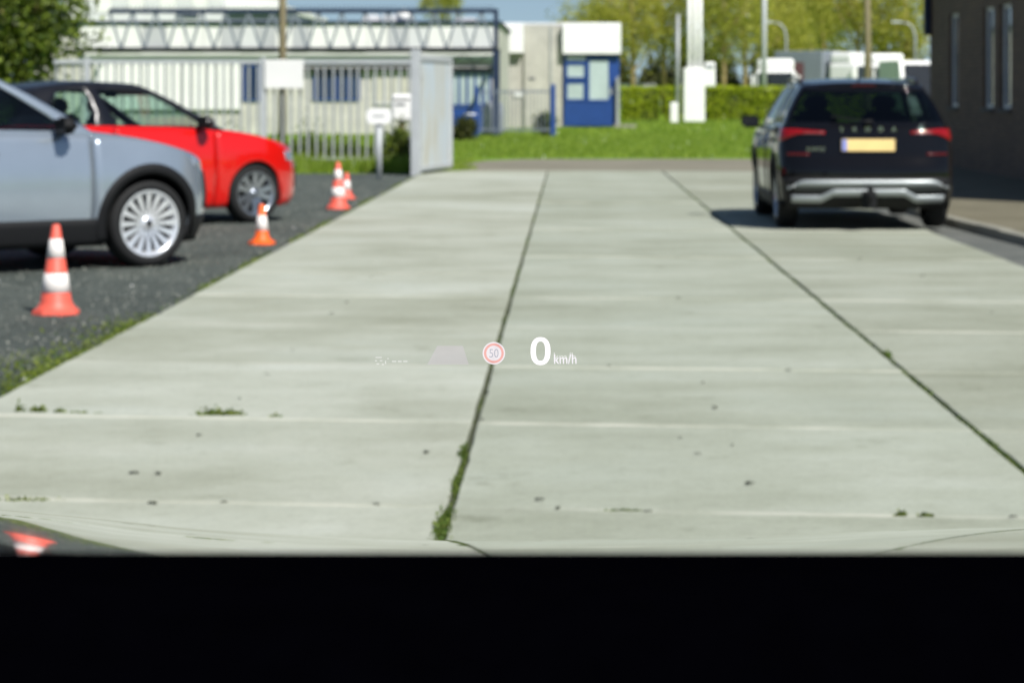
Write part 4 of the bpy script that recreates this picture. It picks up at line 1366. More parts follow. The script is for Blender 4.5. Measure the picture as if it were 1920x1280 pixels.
def build_car(t, s, c):
    """t: the car's empty, s: CarShape, c: dict of materials and options"""
    # columns
    us = [i / 14 for i in range(14)]
    xs = list(np.linspace(s.xr0, s.xf0, 22))
    for xw in (s.xwf, s.xwr):
        xs += [xw + s.RA * math.cos(R(a)) for a in range(0, 181, 10)]
        xs += [xw + s.RA * 1.004, xw - s.RA * 1.004]
    gaps = c.get('doors', [])
    for (a, b) in gaps:
        xs += [a - 0.004, a + 0.004, b - 0.004, b + 0.004]
    us += [s.u_of_x(x) for x in xs if s.xr0 - s.Lr + 0.005 < x < s.xf0 + s.Lf - 0.005]
    us += [2 + i / 16 for i in range(1, 17)]
    us = sorted(us)
    cl = [us[0]]
    for u in us[1:]:
        if u - cl[-1] > 0.0012: cl.append(u)
    us = cl
    us[-1] = 3.0
    nr = 12
    rows = lambda u: [s.bottom(u) + (s.top(u) - s.bottom(u)) * (j / nr) for j in range(nr + 1)]
    xm = lambda i: (s.plan(us[i])[0] + s.plan(us[i + 1])[0]) / 2
    def where(i):
        u = (us[i] + us[i + 1]) / 2
        x = xm(i)
        if 1 <= u <= 2.6:
            for k, (a, b) in enumerate(gaps):
                if abs(x - a) < 0.0041 or abs(x - b) < 0.0041: return 'gap'
                if a < x < b: return k
        return 'body'
    kinds = [where(i) for i in range(len(us) - 1)]
    body = MB()
    for side in (1, -1):
        P = [[s.pt(u, z, 0, side) for z in rows(u)] for u in us]
        body.grid(P, True, lambda i, j: kinds[i] == 'body')
        gi = [i for i in range(len(us) - 1) if kinds[i] == 'gap']
        for i in gi:
            gap = MB()
            gap.grid([[s.pt(u, z, -0.008, side) for z in rows(u)] for u in us[i:i + 2]], True)
            gap.build("panel_gap", M['dark'], t)
        for k in range(len(gaps)):
            idx = [i for i in range(len(us) - 1) if kinds[i] == k]
            if not idx: continue
            d = grid_part([P[i] for i in range(idx[0], idx[-1] + 2)], "door", c['paint'], t, 0.03)
            a, b = gaps[k]
            hx = a + 0.16
            hz = s.top(s.u_of_x(hx)) - 0.16
            hp = s.patch(s.u_of_x(hx - 0.10), s.u_of_x(hx + 0.10), hz - 0.018, hz + 0.018, 0.028, 6, 2, side)
            h = grid_part(hp, "handle", c.get('handle', c['paint']), d, 0.026)
    # bonnet cap
    ci = [i for i, u in enumerate(us) if s.plan(u)[0] >= s.cowl - 0.01]
    bon = MB()
    P = []
    nb = 12
    for i in ci:
        u = us[i]
        p = s.pt(u, s.top(u))
        row = []
        for j in range(nb + 1):
            v = -1 + 2 * j / nb
            cr = s.crown * (1 - abs(v) ** 3) * min(1, abs(p.y) / s.W * 1.6)
            row.append((p.x, p.y * v, p.z + cr))
        P.append(row)
    bon.grid(P, True)
    bo = body.build("body", c['paint'], t, weld=0.0008)
    me = bo.data
    sg = sum((p.center - Vector((max(-1.2, min(1.2, p.center.x)), 0, 0.6))).dot(p.normal) * p.area for p in me.polygons)
    if sg < 0: me.flip_normals()
    solidify(bo, 0.025)
    bn = bon.build("bonnet", c['paint'], t, weld=0.0005)
    if sum(p.normal.z for p in bn.data.polygons) < 0: bn.data.flip_normals()
    solidify(bn, 0.02)
    # lower trim and arch trims
    tm = c['trim']
    if c.get('sill_h'):
        for side in (1, -1):
            xa, xb = s.xwr + s.RA, s.xwf - s.RA
            P = [[s.pt(s.u_of_x(x), s.sill_z(x) - 0.03 + (c['sill_h'] + 0.03) * j / 4, 0.010, side) for j in range(5)] for x in np.linspace(xa, xb, 16)]
            grid_part(P, "sill_trim", tm, t, 0.03)
            for xw in (s.xwf, s.xwr):
                P = []
                for a in np.linspace(R(-18), R(198), 34):
                    row = []
                    for rr in (s.RA - 0.005, s.RA + c['arch_w'] * 0.5, s.RA + c['arch_w']):
                        x = xw + rr * math.cos(a); z = s.r + rr * math.sin(a)
                        x = min(max(x, s.xr0 - s.Lr * 0.93), s.xf0 + s.Lf * 0.93)
                        z = max(z, 0.2)
                        row.append(s.pt(s.u_of_x(x), z, 0.014, side))
                    P.append(row)
                grid_part(P, "arch_trim", tm, t, 0.03)
        for nm, rng_u, zz in (("front_bumper_trim", (s.u_of_x(s.xwf + s.RA), 3.0), c['bump_f']), ("rear_bumper_trim", (0.0, s.u_of_x(s.xwr - s.RA)), c['bump_r'])):
            if not zz: continue
            P = []
            for side in (1, -1):
                seq = [rng_u[0] + (rng_u[1] - rng_u[0]) * i / 20 for i in range(21)]
                if (nm[0] == 'f') != (side == 1): seq = seq[::-1]
                col = [[s.pt(u, 0.19 + (zz - 0.19) * j / 4, 0.008, side) for j in range(5)] for u in seq]
                P += col if not P else col[1:]
            grid_part(P, nm, tm, t, 0.02)
    # wheel wells, underbody
    for xw in (s.xwf, s.xwr):
        for side in (1, -1):
            mb = MB()
            pr = []
            for a in np.linspace(R(-15), R(195), 20):
                x, z = xw + (s.RA + 0.004) * math.cos(a), s.r + (s.RA + 0.004) * math.sin(a)
                pr.append([(x, side * (s.W - 0.05), z), (x, side * (s.W - 0.38), z)])
            mb.grid(pr, True)
            mb.face([(p[1][0], p[1][1] , p[1][2]) for p in pr])
            mb.build("wheel_well", M['dark'], t)
    mb = MB(); mb.box(s.xr0 - s.Lr + 0.25, s.xf0 + s.Lf - 0.25, -s.W + 0.39, s.W - 0.39, 0.21, 0.42, 0.03)
    mb.box(s.xwr + s.RA + 0.02, s.xwf - s.RA - 0.02, -s.W + 0.08, s.W - 0.08, 0.212, 0.40, 0.02)
    mb.build("underbody", M['dark'], t)
    # wheels
    for xw, st in ((s.xwf, c.get('steer', 0)), (s.xwr, 0)):
        for side in (1, -1):
            build_wheel(t, xw, side * (s.W - c['tyre_w'] / 2 - 0.012), s.r, c['tyre_w'], c['rim'], c['spokes'], side, c['rim_r'], st, c.get('twin', False))
    # greenhouse: columns along rear arc, side, front arc
    gcol = [('r', i / 10) for i in range(10)] + [('s', v) for v in c['side_u']] + [('f', 1 - i / 10) for i in range(1, 11)]
    G = c['green']
    def gpt(k, v, tt, side):
        zb = None
        if k == 's':
            xb = G['rb'] + (G['fb'] - G['rb']) * v; yb = 1.0
            xt = G['rt'] + (G['ft'] - G['rt']) * v; yt = 1.0
        else:
            a = v * PI / 2
            q = G['qr'] if k == 'r' else G['qf']
            cc, ss = math.cos(a) ** (2 / q), math.sin(a) ** (2 / q)
            sg = -1 if k == 'r' else 1
            xb = (G['rb'] if k == 'r' else G['fb']) + sg * cc * (G['rLb'] if k == 'r' else G['fLb']); yb = ss
            xt = (G['rt'] if k == 'r' else G['ft']) + sg * cc * (G['rLt'] if k == 'r' else G['fLt']); yt = ss
        ub = s.u_of_x(min(max(xb, s.xr0), s.xf0))
        zb = ip(xb, s.topl) - 0.004
        wb = (s.raw(1.5, zb).y - 0.012)
        wb = min(wb, s.raw(s.u_of_x(min(max(xb, s.xr0 - s.Lr * 0.98), s.xf0)), zb).y / max(yb, 0.05) - 0.006) if k != 'f' else wb
        wt = G['wt']
        zt = ip(xt, G['roof'])
        # convex rise
        e = tt
        x = xb + (xt - xb) * e
        yv = (wb + (wt - wb) * (e ** 1.25)) * (yb + (yt - yb) * e)
        z = zb + (zt - zb) * (1 - (1 - e) ** 1.12)
        bul = 0.018 * math.sin(PI * min(1, e))
        if k == 'f': x += bul * (1 - v)
        if k == 'r': x -= bul * (1 - v) * 1.6
        return Vector((x, yv * side, z))
    tv = c['tv']
    gi0, gi1 = c['glass_rows']
    allcols = [(k, v, 1) for k, v in gcol]
    def col_name(i):
        k, v = gcol[i]; k2, v2 = gcol[i + 1]
        if k == 'r' and k2 == 'r': return 'rear_window' if v2 <= c['rear_v'] else None
        if k == 'f' and k2 == 'f' : return 'windscreen' if v <= c['front_v'] else None
        if k == 's' and k2 == 's':
            for nm, a, b in c['panes']:
                if a - 1e-6 <= v and v2 <= b + 1e-6: return nm
        return None
    names = [col_name(i) for i in range(len(gcol) - 1)]
    fr = MB()
    panes = {}
    for side in (1, -1):
        P = [[gpt(k, v, e, side) for e in tv] for k, v in gcol]
        fr.grid(P, True, lambda i, j: names[i] is None or not (gi0 <= j < gi1))
        for i, nm in enumerate(names):
            if nm:
                panes.setdefault((nm, side if nm.startswith('side') else 0), []).append((i, side))
    fo = fr.build("window_frame", c['pillar'], t, weld=0.001)
    sg = sum((p.center - Vector((max(-1.0, min(0.5, p.center.x)), 0, 1.0))).dot(p.normal) * p.area for p in fo.data.polygons)
    if sg < 0: fo.data.flip_normals()
    solidify(fo, 0.03)
    for (nm, sd), lst in panes.items():
        mb = MB()
        for (i, side) in lst:
            Q = [[gpt(*gcol[a], e, side) * 1.0 for e in tv[gi0:gi1 + 1]] for a in (i, i + 1)]
            Q = [[Vector((p.x * 0.997, p.y * 0.992, p.z)) for p in r_] for r_ in Q]
            mb.grid(Q, True)
        gm = c['glass_front'] if (nm == 'windscreen' or nm == 'side_front') else c['glass']
        mb.build("windscreen" if nm == 'windscreen' else ("rear_window" if nm == 'rear_window' else "side_window"), gm, t, weld=0.001)
    # roof cap
    P = []
    nb = 12
    for k, v in gcol:
        p = gpt(k, v, 1.0, 1)
        P.append([(p.x, p.y * (-1 + 2 * j / nb), p.z + G['rc'] * (1 - abs(-1 + 2 * j / nb) ** 2.4) * min(1, p.y / G['wt'] * 1.4)) for j in range(nb + 1)])
    rf = MB(); rf.grid(P, True)
    ro = rf.build("roof", c['roof'], t, weld=0.0005)
    if sum(p.normal.z for p in ro.data.polygons) < 0: ro.data.flip_normals()
    solidify(ro, 0.03)
    # seats, dashboard, steering wheel
    for yy in (-0.36, 0.36):
        mb = MB(); mb.box(-0.25, 0.30, yy - 0.24, yy + 0.24, 0.42, 0.62, 0.05)
        b = bmesh.new(); bmesh.ops.create_cube(b, size=1)
        for q in b.verts: q.co = Vector((q.co.x * 0.14, q.co.y * 0.46, q.co.z * 0.62))
        bmesh.ops.bevel(b, geom=list(b.edges), offset=0.05, segments=3, affect='EDGES')
        mb.merge(b, Matrix.Translation((-0.36, yy, 0.88)) @ Matrix.Rotation(R(-16), 4, 'Y'))
        b = bmesh.new(); bmesh.ops.create_cube(b, size=1)
        for q in b.verts: q.co = Vector((q.co.x * 0.10, q.co.y * 0.26, q.co.z * 0.18))
        bmesh.ops.bevel(b, geom=list(b.edges), offset=0.04, segments=3, affect='EDGES')
        mb.merge(b, Matrix.Translation((-0.49, yy, 1.26)) @ Matrix.Rotation(R(-10), 4, 'Y'))
        mb.build("seat", M['seat'], t)
    mb = MB(); mb.box(-1.25, -0.85, -0.62, 0.62, 0.45, 0.70, 0.06); mb.box(-1.45, -1.2, -0.62, 0.62, 0.55, 1.0, 0.06)
    for yy in (-0.36, 0.36):
        mb.box(-1.42, -1.32, yy - 0.12, yy + 0.12, 1.0, 1.15, 0.03)
    mb.build("rear_seat", M['seat'], t)
    mb = MB(); mb.box(0.55, s.cowl + 0.12, -s.W + 0.16, s.W - 0.16, 0.55, ip(0.6, s.topl) - 0.04, 0.06); mb.build("dashboard", M['plastic'], t)
    mb = MB()
    ring = [(0.46 - 0.17 * math.sin(a) * 0.35, 0.36 + 0.17 * math.cos(a), 0.92 + 0.17 * math.sin(a)) for a in np.linspace(0, 2 * PI, 25)]
    mb.tube(ring, 0.014, 8, False); mb.bar((0.46, 0.2, 0.92), (0.46, 0.52, 0.92), 0.04, 0.02); mb.bar((0.46, 0.36, 0.9), (0.6, 0.36, 0.86), 0.06)
    mb.build("steering_wheel", M['plastic'], t)
    mb = MB(); mb.box(G['ft'] + 0.02, G['ft'] + 0.05, -0.11, 0.11, ip(G['ft'], G['roof']) - 0.13, ip(G['ft'], G['roof']) - 0.06, 0.01); mb.build("inside_mirror", M['plastic'], t)
    # door mirrors
    for side in (1, -1):
        mx, mz = c['mirror']
        yb = s.raw(1.5, ip(mx, s.topl)).y
        m_ = MB()
        b = bmesh.new(); bmesh.ops.create_cube(b, size=1)
        for q in b.verts:
            tp = 1.0 if q.co.x < 0 else 0.62
            q.co = Vector((q.co.x * 0.13, q.co.y * 0.22 * tp, q.co.z * 0.15 * tp))
        bmesh.ops.bevel(b, geom=list(b.edges), offset=0.03, segments=3, affect='EDGES')
        for f in b.faces: f.smooth = True
        m_.merge(b, Matrix.Translation((mx, side * (yb + 0.14), mz)))
        m_.bar((mx + 0.01, side * (yb - 0.02), mz - 0.06), (mx, side * (yb + 0.08), mz - 0.045), 0.05, 0.03)
        mo = m_.build("door_mirror", c['mirror_m'], t)
        g = MB(); g.box(mx - 0.068, mx - 0.064, side * (yb + 0.14) - 0.085, side * (yb + 0.14) + 0.085, mz - 0.05, mz + 0.052); g.build("mirror_glass", M['chrome'] if c.get('mglass') else M['blackgloss'], mo)

def place(t, s, wheel_xy, heading, wx, side):
    """put the car so that its wheel (local x wx, side) stands at wheel_xy"""
    ly = side * (s.W - 0.1)
    ch, sh = math.cos(heading), math.sin(heading)
    t.location = (wheel_xy[0] - (wx * ch - ly * sh), wheel_xy[1] - (wx * sh + ly * ch), wheel_xy[2])
    t.rotation_euler = (0, 0, heading)

PROF = [(0.15, 0.93), (0.28, 0.965), (0.42, 0.982), (0.60, 1.0), (0.74, 1.0), (0.86, 0.985), (1.0, 0.955), (1.12, 0.925)]
# --- silver car
s1 = CarShape(xr0=-1.62, Lr=0.50, qr=3.6, xf0=1.30, Lf=0.83, qf=2.5, W=0.905, xwf=1.31, xwr=-1.29, r=0.350, RA=0.405, cowl=0.78, crown=0.05,
              topl=[(-2.1, 1.10), (-1, 1.10), (0.0, 1.085), (0.78, 1.065), (1.2, 1.02), (1.6, 0.955), (1.95, 0.86), (2.14, 0.76)],
              sill=[(-2.2, 0.30), (-1.7, 0.22), (1.8, 0.22), (2.2, 0.26)],
              prof=PROF, nose=[(0.2, -0.10), (0.4, -0.01), (0.55, 0.0), (0.7, -0.02), (0.85, -0.07), (1.0, -0.12)], tail=[(0.2, 0.12), (0.5, 0.0), (0.8, 0.03), (1.1, 0.10)])
s1.sill_z = lambda x: 0.22
t1 = thing("parked_car", "blue grey silver SUV with black arches parked nose in, nearest on the gravel", "car")
c1 = dict(paint=M['silver'], pillar=M['silver'], roof=M['silver'], trim=M['plastic'], sill_h=0.185, arch_w=0.075, bump_f=0.40, bump_r=0.45, rim=M['alloy'], spokes=16, twin=False,
          rim_r=0.262, tyre_w=0.225, steer=R(0), glass=M['glass_silver'], glass_front=M['glass_silver'], doors=[(-0.28, 0.80), (-1.22, -0.28)][:1],
          side_u=[0, 0.04, 0.08, 0.2, 0.34, 0.40, 0.43, 0.47, 0.6, 0.75, 0.88, 0.95, 1.0], panes=[('side_rear', 0.08, 0.40), ('side_front', 0.47, 0.95)],
          rear_v=0.8, front_v=0.85, tv=[0, 0.05, 0.3, 0.6, 0.84, 0.92, 1.0], glass_rows=(1, 4),
          green=dict(rb=-1.70, fb=0.80, rLb=0.36, fLb=0.22, rt=-1.35, ft=-0.05, rLt=0.28, fLt=0.10, qr=3.5, qf=2.6, wt=0.60, rc=0.03,
                     roof=[(-1.7, 1.50), (-0.8, 1.575), (0.1, 1.555)]),
          mirror=(0.52, 1.14), mirror_m=M['plastic'])
build_car(t1, s1, c1)
for side in (1, -1):
    grid_part(s1.patch(2.36, 2.86, lambda t: 0.80 - 0.02 * t, lambda t: 0.865 - 0.055 * t, 0.006, 10, 3, side), "headlight", M['lampglass'], t1, 0.02)
grid_part([[s1.pt(3 - abs(v), 0.45 + 0.30 * j / 5, 0.010, 1 if v >= 0 else -1) for j in range(6)] for v in np.linspace(-0.5, 0.5, 13)], "grille", M['plastic'], t1, 0.02)
place(t1, s1, (pX(272, 19.3), 19.3, -0.03), R(40), s1.xwf, -1)

# --- red hatchback
s2 = CarShape(xr0=-1.50, Lr=0.48, qr=3.2, xf0=1.14, Lf=0.93, qf=2.4, W=0.87, xwf=1.20, xwr=-1.26, r=0.318, RA=0.350, cowl=0.72, crown=0.05,
              topl=[(-2.0, 1.08), (-1, 1.065), (0.0, 1.045), (0.72, 1.00), (1.1, 0.955), (1.5, 0.885), (1.85, 0.80), (2.07, 0.69)],
              sill=[(-2.1, 0.28), (-1.6, 0.19), (1.6, 0.17), (2.0, 0.18)],
              prof=PROF, nose=[(0.15, -0.06), (0.35, 0.0), (0.5, 0.0), (0.65, -0.03), (0.8, -0.09), (1.0, -0.14)], tail=[(0.2, 0.10), (0.5, 0.0), (0.8, 0.03), (1.1, 0.10)])
s2.sill_z = lambda x: 0.18
t2 = thing("parked_car", "bright red hatchback with black roof parked beyond the silver car", "car")
c2 = dict(paint=M['red'], pillar=M['blackgloss'], roof=M['blackgloss'], trim=M['plastic'], sill_h=0, rim=M['alloy_grey'], spokes=5, twin=True, rim_r=0.236, tyre_w=0.215, steer=0,
          glass=M['glass_red'], glass_front=M['glass_red'], doors=[(-0.52, 0.68)],
          side_u=[0, 0.05, 0.10, 0.2, 0.30, 0.36, 0.40, 0.46, 0.6, 0.75, 0.88, 0.95, 1.0], panes=[('side_rear', 0.10, 0.36), ('side_front', 0.46, 0.95)],
          rear_v=0.8, front_v=0.85, tv=[0, 0.04, 0.3, 0.6, 0.82, 0.92, 1.0], glass_rows=(1, 4),
          green=dict(rb=-1.58, fb=0.78, rLb=0.34, fLb=0.22, rt=-1.15, ft=-0.12, rLt=0.30, fLt=0.10, qr=3.0, qf=2.6, wt=0.57, rc=0.03,
                     roof=[(-1.5, 1.42), (-0.7, 1.50), (0.0, 1.475)]),
          mirror=(0.50, 1.09), mirror_m=M['blackgloss'])
build_car(t2, s2, c2)
for side in (1, -1):
    grid_part(s2.patch(2.34, 2.80, lambda t: 0.665 - 0.015 * t, lambda t: 0.765 - 0.055 * t, 0.006, 10, 3, side), "headlight", M['lampglass'], t2, 0.02)
    # pale arc along the roof edge
    c_ = c2['green']
grid_part([[s2.pt(3 - abs(v), 0.36 + 0.28 * j / 5, 0.010, 1 if v >= 0 else -1) for j in range(6)] for v in np.linspace(-0.42, 0.42, 13)], "grille", M['plastic'], t2, 0.02)
place(t2, s2, (pX(472, 25.95), 25.95, -0.03), R(42), s2.xwf, -1)

# --- black SUV seen from behind
PROF3 = [(0.15, 0.93), (0.28, 0.97), (0.42, 0.99), (0.60, 1.0), (0.78, 1.0), (0.92, 0.98), (1.02, 0.955), (1.12, 0.93)]
s3 = CarShape(xr0=-1.70, Lr=0.42, qr=3.4, xf0=1.34, Lf=0.78, qf=2.6, W=0.875, xwf=1.32, xwr=-1.33, r=0.335, RA=0.385, cowl=0.80, crown=0.05,
              topl=[(-2.2, 1.06), (-1.2, 1.05), (0.0, 1.02), (0.8, 0.99), (1.3, 0.94), (1.7, 0.87), (2.0, 0.78), (2.12, 0.70)],
              sill=[(-2.2, 0.36), (-1.7, 0.24), (1.7, 0.22), (2.2, 0.26)],
              prof=PROF3, nose=[(0.2, -0.10), (0.4, 0.0), (0.6, 0.0), (0.8, -0.06), (1.0, -0.12)], tail=[(0.2, 0.14), (0.36, 0.04), (0.48, 0.0), (0.62, 0.0), (0.72, 0.05), (0.9, 0.085), (1.06, 0.13)])
s3.sill_z = lambda x: 0.22
t3 = thing("parked_car", "black SUV seen from behind with yellow number plate, parked on the slabs", "car")
c3 = dict(paint=M['black_paint'], pillar=M['black_paint'], roof=M['black_paint'], trim=M['plastic'], sill_h=0.12, arch_w=0.05, bump_f=0.36, bump_r=None, rim=M['alloy_grey'], spokes=5, twin=True,
          rim_r=0.236, tyre_w=0.215, steer=0, glass=M['glass_dark'], glass_front=M['glass_red'], doors=[(-0.25, 0.78), (-1.1, -0.25)],
          side_u=[0, 0.04, 0.08, 0.16, 0.20, 0.30, 0.41, 0.46, 0.6, 0.75, 0.88, 0.95, 1.0], panes=[('side_quarter', 0.04, 0.16), ('side_rear', 0.20, 0.41), ('side_front', 0.46, 0.95)],
          rear_v=0.72, front_v=0.85, tv=[0, 0.05, 0.3, 0.6, 0.84, 0.93, 1.0], glass_rows=(1, 4),
          green=dict(rb=-1.62, fb=0.82, rLb=0.36, fLb=0.22, rt=-1.42, ft=-0.05, rLt=0.22, fLt=0.10, qr=4.2, qf=2.6, wt=0.60, rc=0.035,
                     roof=[(-1.7, 1.435), (-0.8, 1.49), (0.1, 1.475)]),
          mirror=(0.55, 1.06), mirror_m=M['black_paint'])
build_car(t3, s3, c3)
# roof rails, antenna, spoiler
for side in (1, -1):
    mb = MB(); mb.tube([(-1.35, side * 0.585, 1.455), (-1.2, side * 0.60, 1.50), (-0.6, side * 0.60, 1.525), (-0.1, side * 0.60, 1.51), (0.02, side * 0.59, 1.475)], 0.016, 8)
    mb.build("roof_rail", M['blackgloss'], t3)
mb = MB(); mb.grid([[(-1.30, 0.0, 1.46), (-1.20, 0.022, 1.47), (-1.05, 0.0, 1.475)], [(-1.30, 0, 1.565), (-1.25, 0.006, 1.555), (-1.05, 0, 1.476)]]); mb.grid([[(-1.30, 0.0, 1.46), (-1.20, -0.022, 1.47), (-1.05, 0.0, 1.475)], [(-1.30, 0, 1.565), (-1.25, -0.006, 1.555), (-1.05, 0, 1.476)]])
mb.build("antenna_fin", M['black_paint'], t3)
mb = MB()
P = []
for v in np.linspace(-1, 1, 15):
    y = 0.60 * v
    xr = -1.62 + 0.10 * abs(v) ** 3
    P.append([(xr + 0.16, y, 1.475 - 0.03 * v * v), (xr - 0.02, y, 1.455 - 0.03 * v * v), (xr - 0.05, y, 1.435 - 0.03 * v * v), (xr + 0.02, y, 1.425 - 0.03 * v * v)])
mb.grid(P); sp = mb.build("roof_spoiler", M['black_paint'], t3); solidify(sp, 0.012)
mb = MB(); mb.box(-1.675, -1.668, -0.12, 0.12, 1.437, 1.450, 0.003); mb.build("brake_light", M['darkredlamp'], t3)
def rear_strip(name, y0, y1, z0, z1, off, m, side, n=12, nz=3, thick=0.015):
    """piece on the tail between lateral positions; y1 > W wraps round the corner"""
    ua = s3.u_of_y_rear(y0); ub = s3.u_of_y_rear(min(y1, s3.W * 0.9999)) + max(0, y1 - s3.W) / 3.04
    return grid_part(s3.patch(ua, ub, z0, z1, off, n, nz, side), name, m, t3, thick)
for side in (1, -1):
    L = rear_strip("tail_lamp", 0.44, 1.00, lambda t: 0.955 - 0.065 * min(1, max(0, (t - 0.35) / 0.35)), lambda t: 0.985 + 0.025 * min(1, t / 0.4), 0.010, M['redlamp'], side, 20)
    r2 = grid_part(s3.patch(s3.u_of_y_rear(0.46), s3.u_of_y_rear(0.66), 0.957, 0.966, 0.024, 8, 1, side), "reversing_light", M['smoked'], L, 0.006)
    rear_strip("reflector", 0.58, 0.80, 0.745, 0.772, 0.008, M['darkredlamp'], side, 8, 1)
    bd = rear_strip("badge", 0.50, 0.505, 0.8, 0.801, -0.03, M['dark'], side, 1, 1) if False else None
# rear window heater edge, wiper
mb = MB(); mb.bar((-2.00, -0.02, 1.085), (-1.965, 0.36, 1.135), 0.018, 0.012); mb.box(-2.035, -1.98, -0.05, 0.03, 1.065, 1.10, 0.01); mb.build("rear_wiper", M['plastic'], t3)
# number plate on the tail, tilted with it
xt = s3.pt(0.0, 0.85).x
pl = MB(); pl.box(-0.012, 0.0, -0.265, 0.265, -0.062, 0.062, 0.006)
plo = pl.build("number_plate", M['plate_y'], t3, (xt - 0.012, 0.0, 0.85), (0, R(4), 0))
pb = MB(); pb.box(-0.0145, -0.0122, 0.213, 0.258, -0.055, 0.055); pb.build("blue_band", M['plate_b'], plo)
pf = MB()
for (a, b, c_, d) in ((-0.275, 0.275, 0.062, 0.072), (-0.275, 0.275, -0.072, -0.062), (-0.275, -0.265, -0.062, 0.062), (0.265, 0.275, -0.062, 0.062)):
    pf.box(-0.014, 0.0, a, b, c_, d)
pf.build("plate_holder", M['plastic'], plo)
# spaced letters over the plate, and the small model script
for k, ch in enumerate("SKODA"):
    me = text_mesh(ch, 0.062, 0.003)
    me.materials.append(M['chrome'])
    z = 1.005
    link("letter", me, t3, (s3.pt(0.15, z).x - 0.012, 0.26 - 0.13 * k, z), (R(90), 0, R(-90)))
me = text_mesh("KAMIQ", 0.05, 0.002, 0, 1.2)
me.materials.append(M['chrome'])
link("badge", me, t3, (s3.pt(s3.u_of_y_rear(0.52), 0.81).x - 0.012, 0.52, 0.81), (R(90), 0, R(-90)))
# bumper insert: dark field, silver frame with the stepped lower bar, tow bar
def tail_poly(name, outline, off, m, thick=0.02):
    """outline rows: (y, z_low, z_high) across the tail"""
    P = []
    for (y, a, b) in outline:
        sd = 1 if y >= 0 else -1
        u = s3.u_of_y_rear(abs(y))
        P.append([s3.pt(u, a + (b - a) * j / 2, off, sd) for j in range(3)])
    return grid_part(P, name, m, t3, thick)
ys = np.linspace(-0.83, 0.83, 41)
tail_poly("lower_bumper", [(y, 0.22, 0.53) for y in ys], 0.006, M['plastic'])
tail_poly("skid_plate", [(y, 0.45, 0.508 - 0.10 * max(0, (abs(y) - 0.62) / 0.16) ** 2) for y in np.linspace(-0.78, 0.78, 41)], 0.030, M['skid'])
def low(y):
    a = abs(y)
    return 0.362 if a < 0.36 else (0.362 - 0.062 * min(1, (a - 0.36) / 0.12))
tail_poly("skid_plate", [(y, low(y) - 0.005, low(y) + 0.060) for y in np.linspace(-0.76, 0.76, 61)], 0.034, M['skid'])
tail_poly("tail_panel", [(y, 0.40, 0.47) for y in np.linspace(-0.74, 0.74, 31)], 0.020, M['trim_grey'])
mb = MB(); mb.tube([(-2.0, 0, 0.30), (-2.2, 0, 0.30), (-2.24, 0, 0.34), (-2.24, 0, 0.40)], 0.02, 10); mb.lathe([(0, 0.39), (0.027, 0.40), (0.03, 0.425), (0.02, 0.45), (0, 0.455)], 14, c=(-2.24, 0, 0)); mb.box(-2.16, -2.10, -0.07, 0.07, 0.22, 0.40, 0.01)
mb.build("tow_bar", M['plastic'], t3)
HEAD3 = R(90.0)
t3.location = (2.965, 24.55 + 1.33, 0.0)
t3.rotation_euler = (0, 0, HEAD3)

# ------------------------------------------------------------------ far trucks and vans
def truck_cab(t, w=2.4, h=3.6, m=None):
    mb = MB(); mb.box(-w / 2, w / 2, 0, 1.9, 0.95, h - 0.7, 0.15); mb.box(-w / 2 + 0.1, w / 2 - 0.1, 0.35, 1.9, h - 0.72, h, 0.2); mb.build("cab", M['white'], t)
    mb = MB(); mb.box(-w / 2 + 0.15, w / 2 - 0.15, -0.02, 0.05, h - 1.75, h - 0.85, 0.02); mb.build("windscreen", M['truckpane'], t)
    mb = MB(); mb.box(-w / 2, w / 2, -0.06, 0.25, 0.45, 0.94, 0.06); mb.build("bumper", M['white'], t)
    mb = MB(); mb.box(-w / 2 + 0.3, w / 2 - 0.3, -0.03, 0.02, 1.0, 1.5, 0.02); mb.build("grille", M['ink'], t)
    for sx in (-1, 1):
        mb = MB(); mb.box(sx * (w / 2 + 0.18) - 0.09, sx * (w / 2 + 0.18) + 0.09, 0.05, 0.2, h - 1.7, h - 1.0, 0.04); mb.build("door_mirror", M['white'], t)
        mb = MB(); mb.lathe([(0, -0.16), (0.5, -0.16), (0.52, 0), (0.5, 0.16), (0, 0.16)], 24, 'x', (sx * (w / 2 - 0.2), 0.9, 0.5)); mb.build("wheel", M['rubber'], t)
def lorry(label, x, Y, rz, length, h=4.0, trailer=True):
    t = thing("lorry", label, "lorry", (pX(x, Y), Y, -0.03), rz, "lorries parked behind the hedge")
    truck_cab(t, 2.4, h - 0.1)
    if trailer:
        mb = MB(); mb.box(-1.25, 1.25, 2.3, 2.3 + length, 1.15, h, 0.05); tb = mb.build("trailer", M['trailer'], t)
        mb = MB(); mb.box(-1.256, -1.251, 2.3 + length * 0.38, 2.3 + length * 0.72, 2.2, 3.4); mb.build("printed_mark", M['logo'], tb)
        mb = MB(); mb.box(-0.5, 0.5, 1.92, 2.3 + length, 0.8, 1.14); mb.build("chassis", M['blacksteel'], t)
        for yy in (length * 0.62, length * 0.74, length * 0.86):
            for sx in (-1, 1):
                mb = MB(); mb.lathe([(0, -0.16), (0.5, -0.16), (0.52, 0), (0.5, 0.16), (0, 0.16)], 24, 'x', (sx * 1.05, 2.3 + yy, 0.5)); mb.build("wheel", M['rubber'], t)
    return t
lorry("white lorry with grey tarpaulin trailer showing above the black car's roof", 1622, 148, R(56), 3.4, 4.1)
lorry("white lorry cab without trailer right of the brown post", 1668, 152, R(10), 4, 4.1, False)
lorry("white lorry cab half hidden left of the grey trailer", 1454, 144, R(-6), 4, 3.65, False)
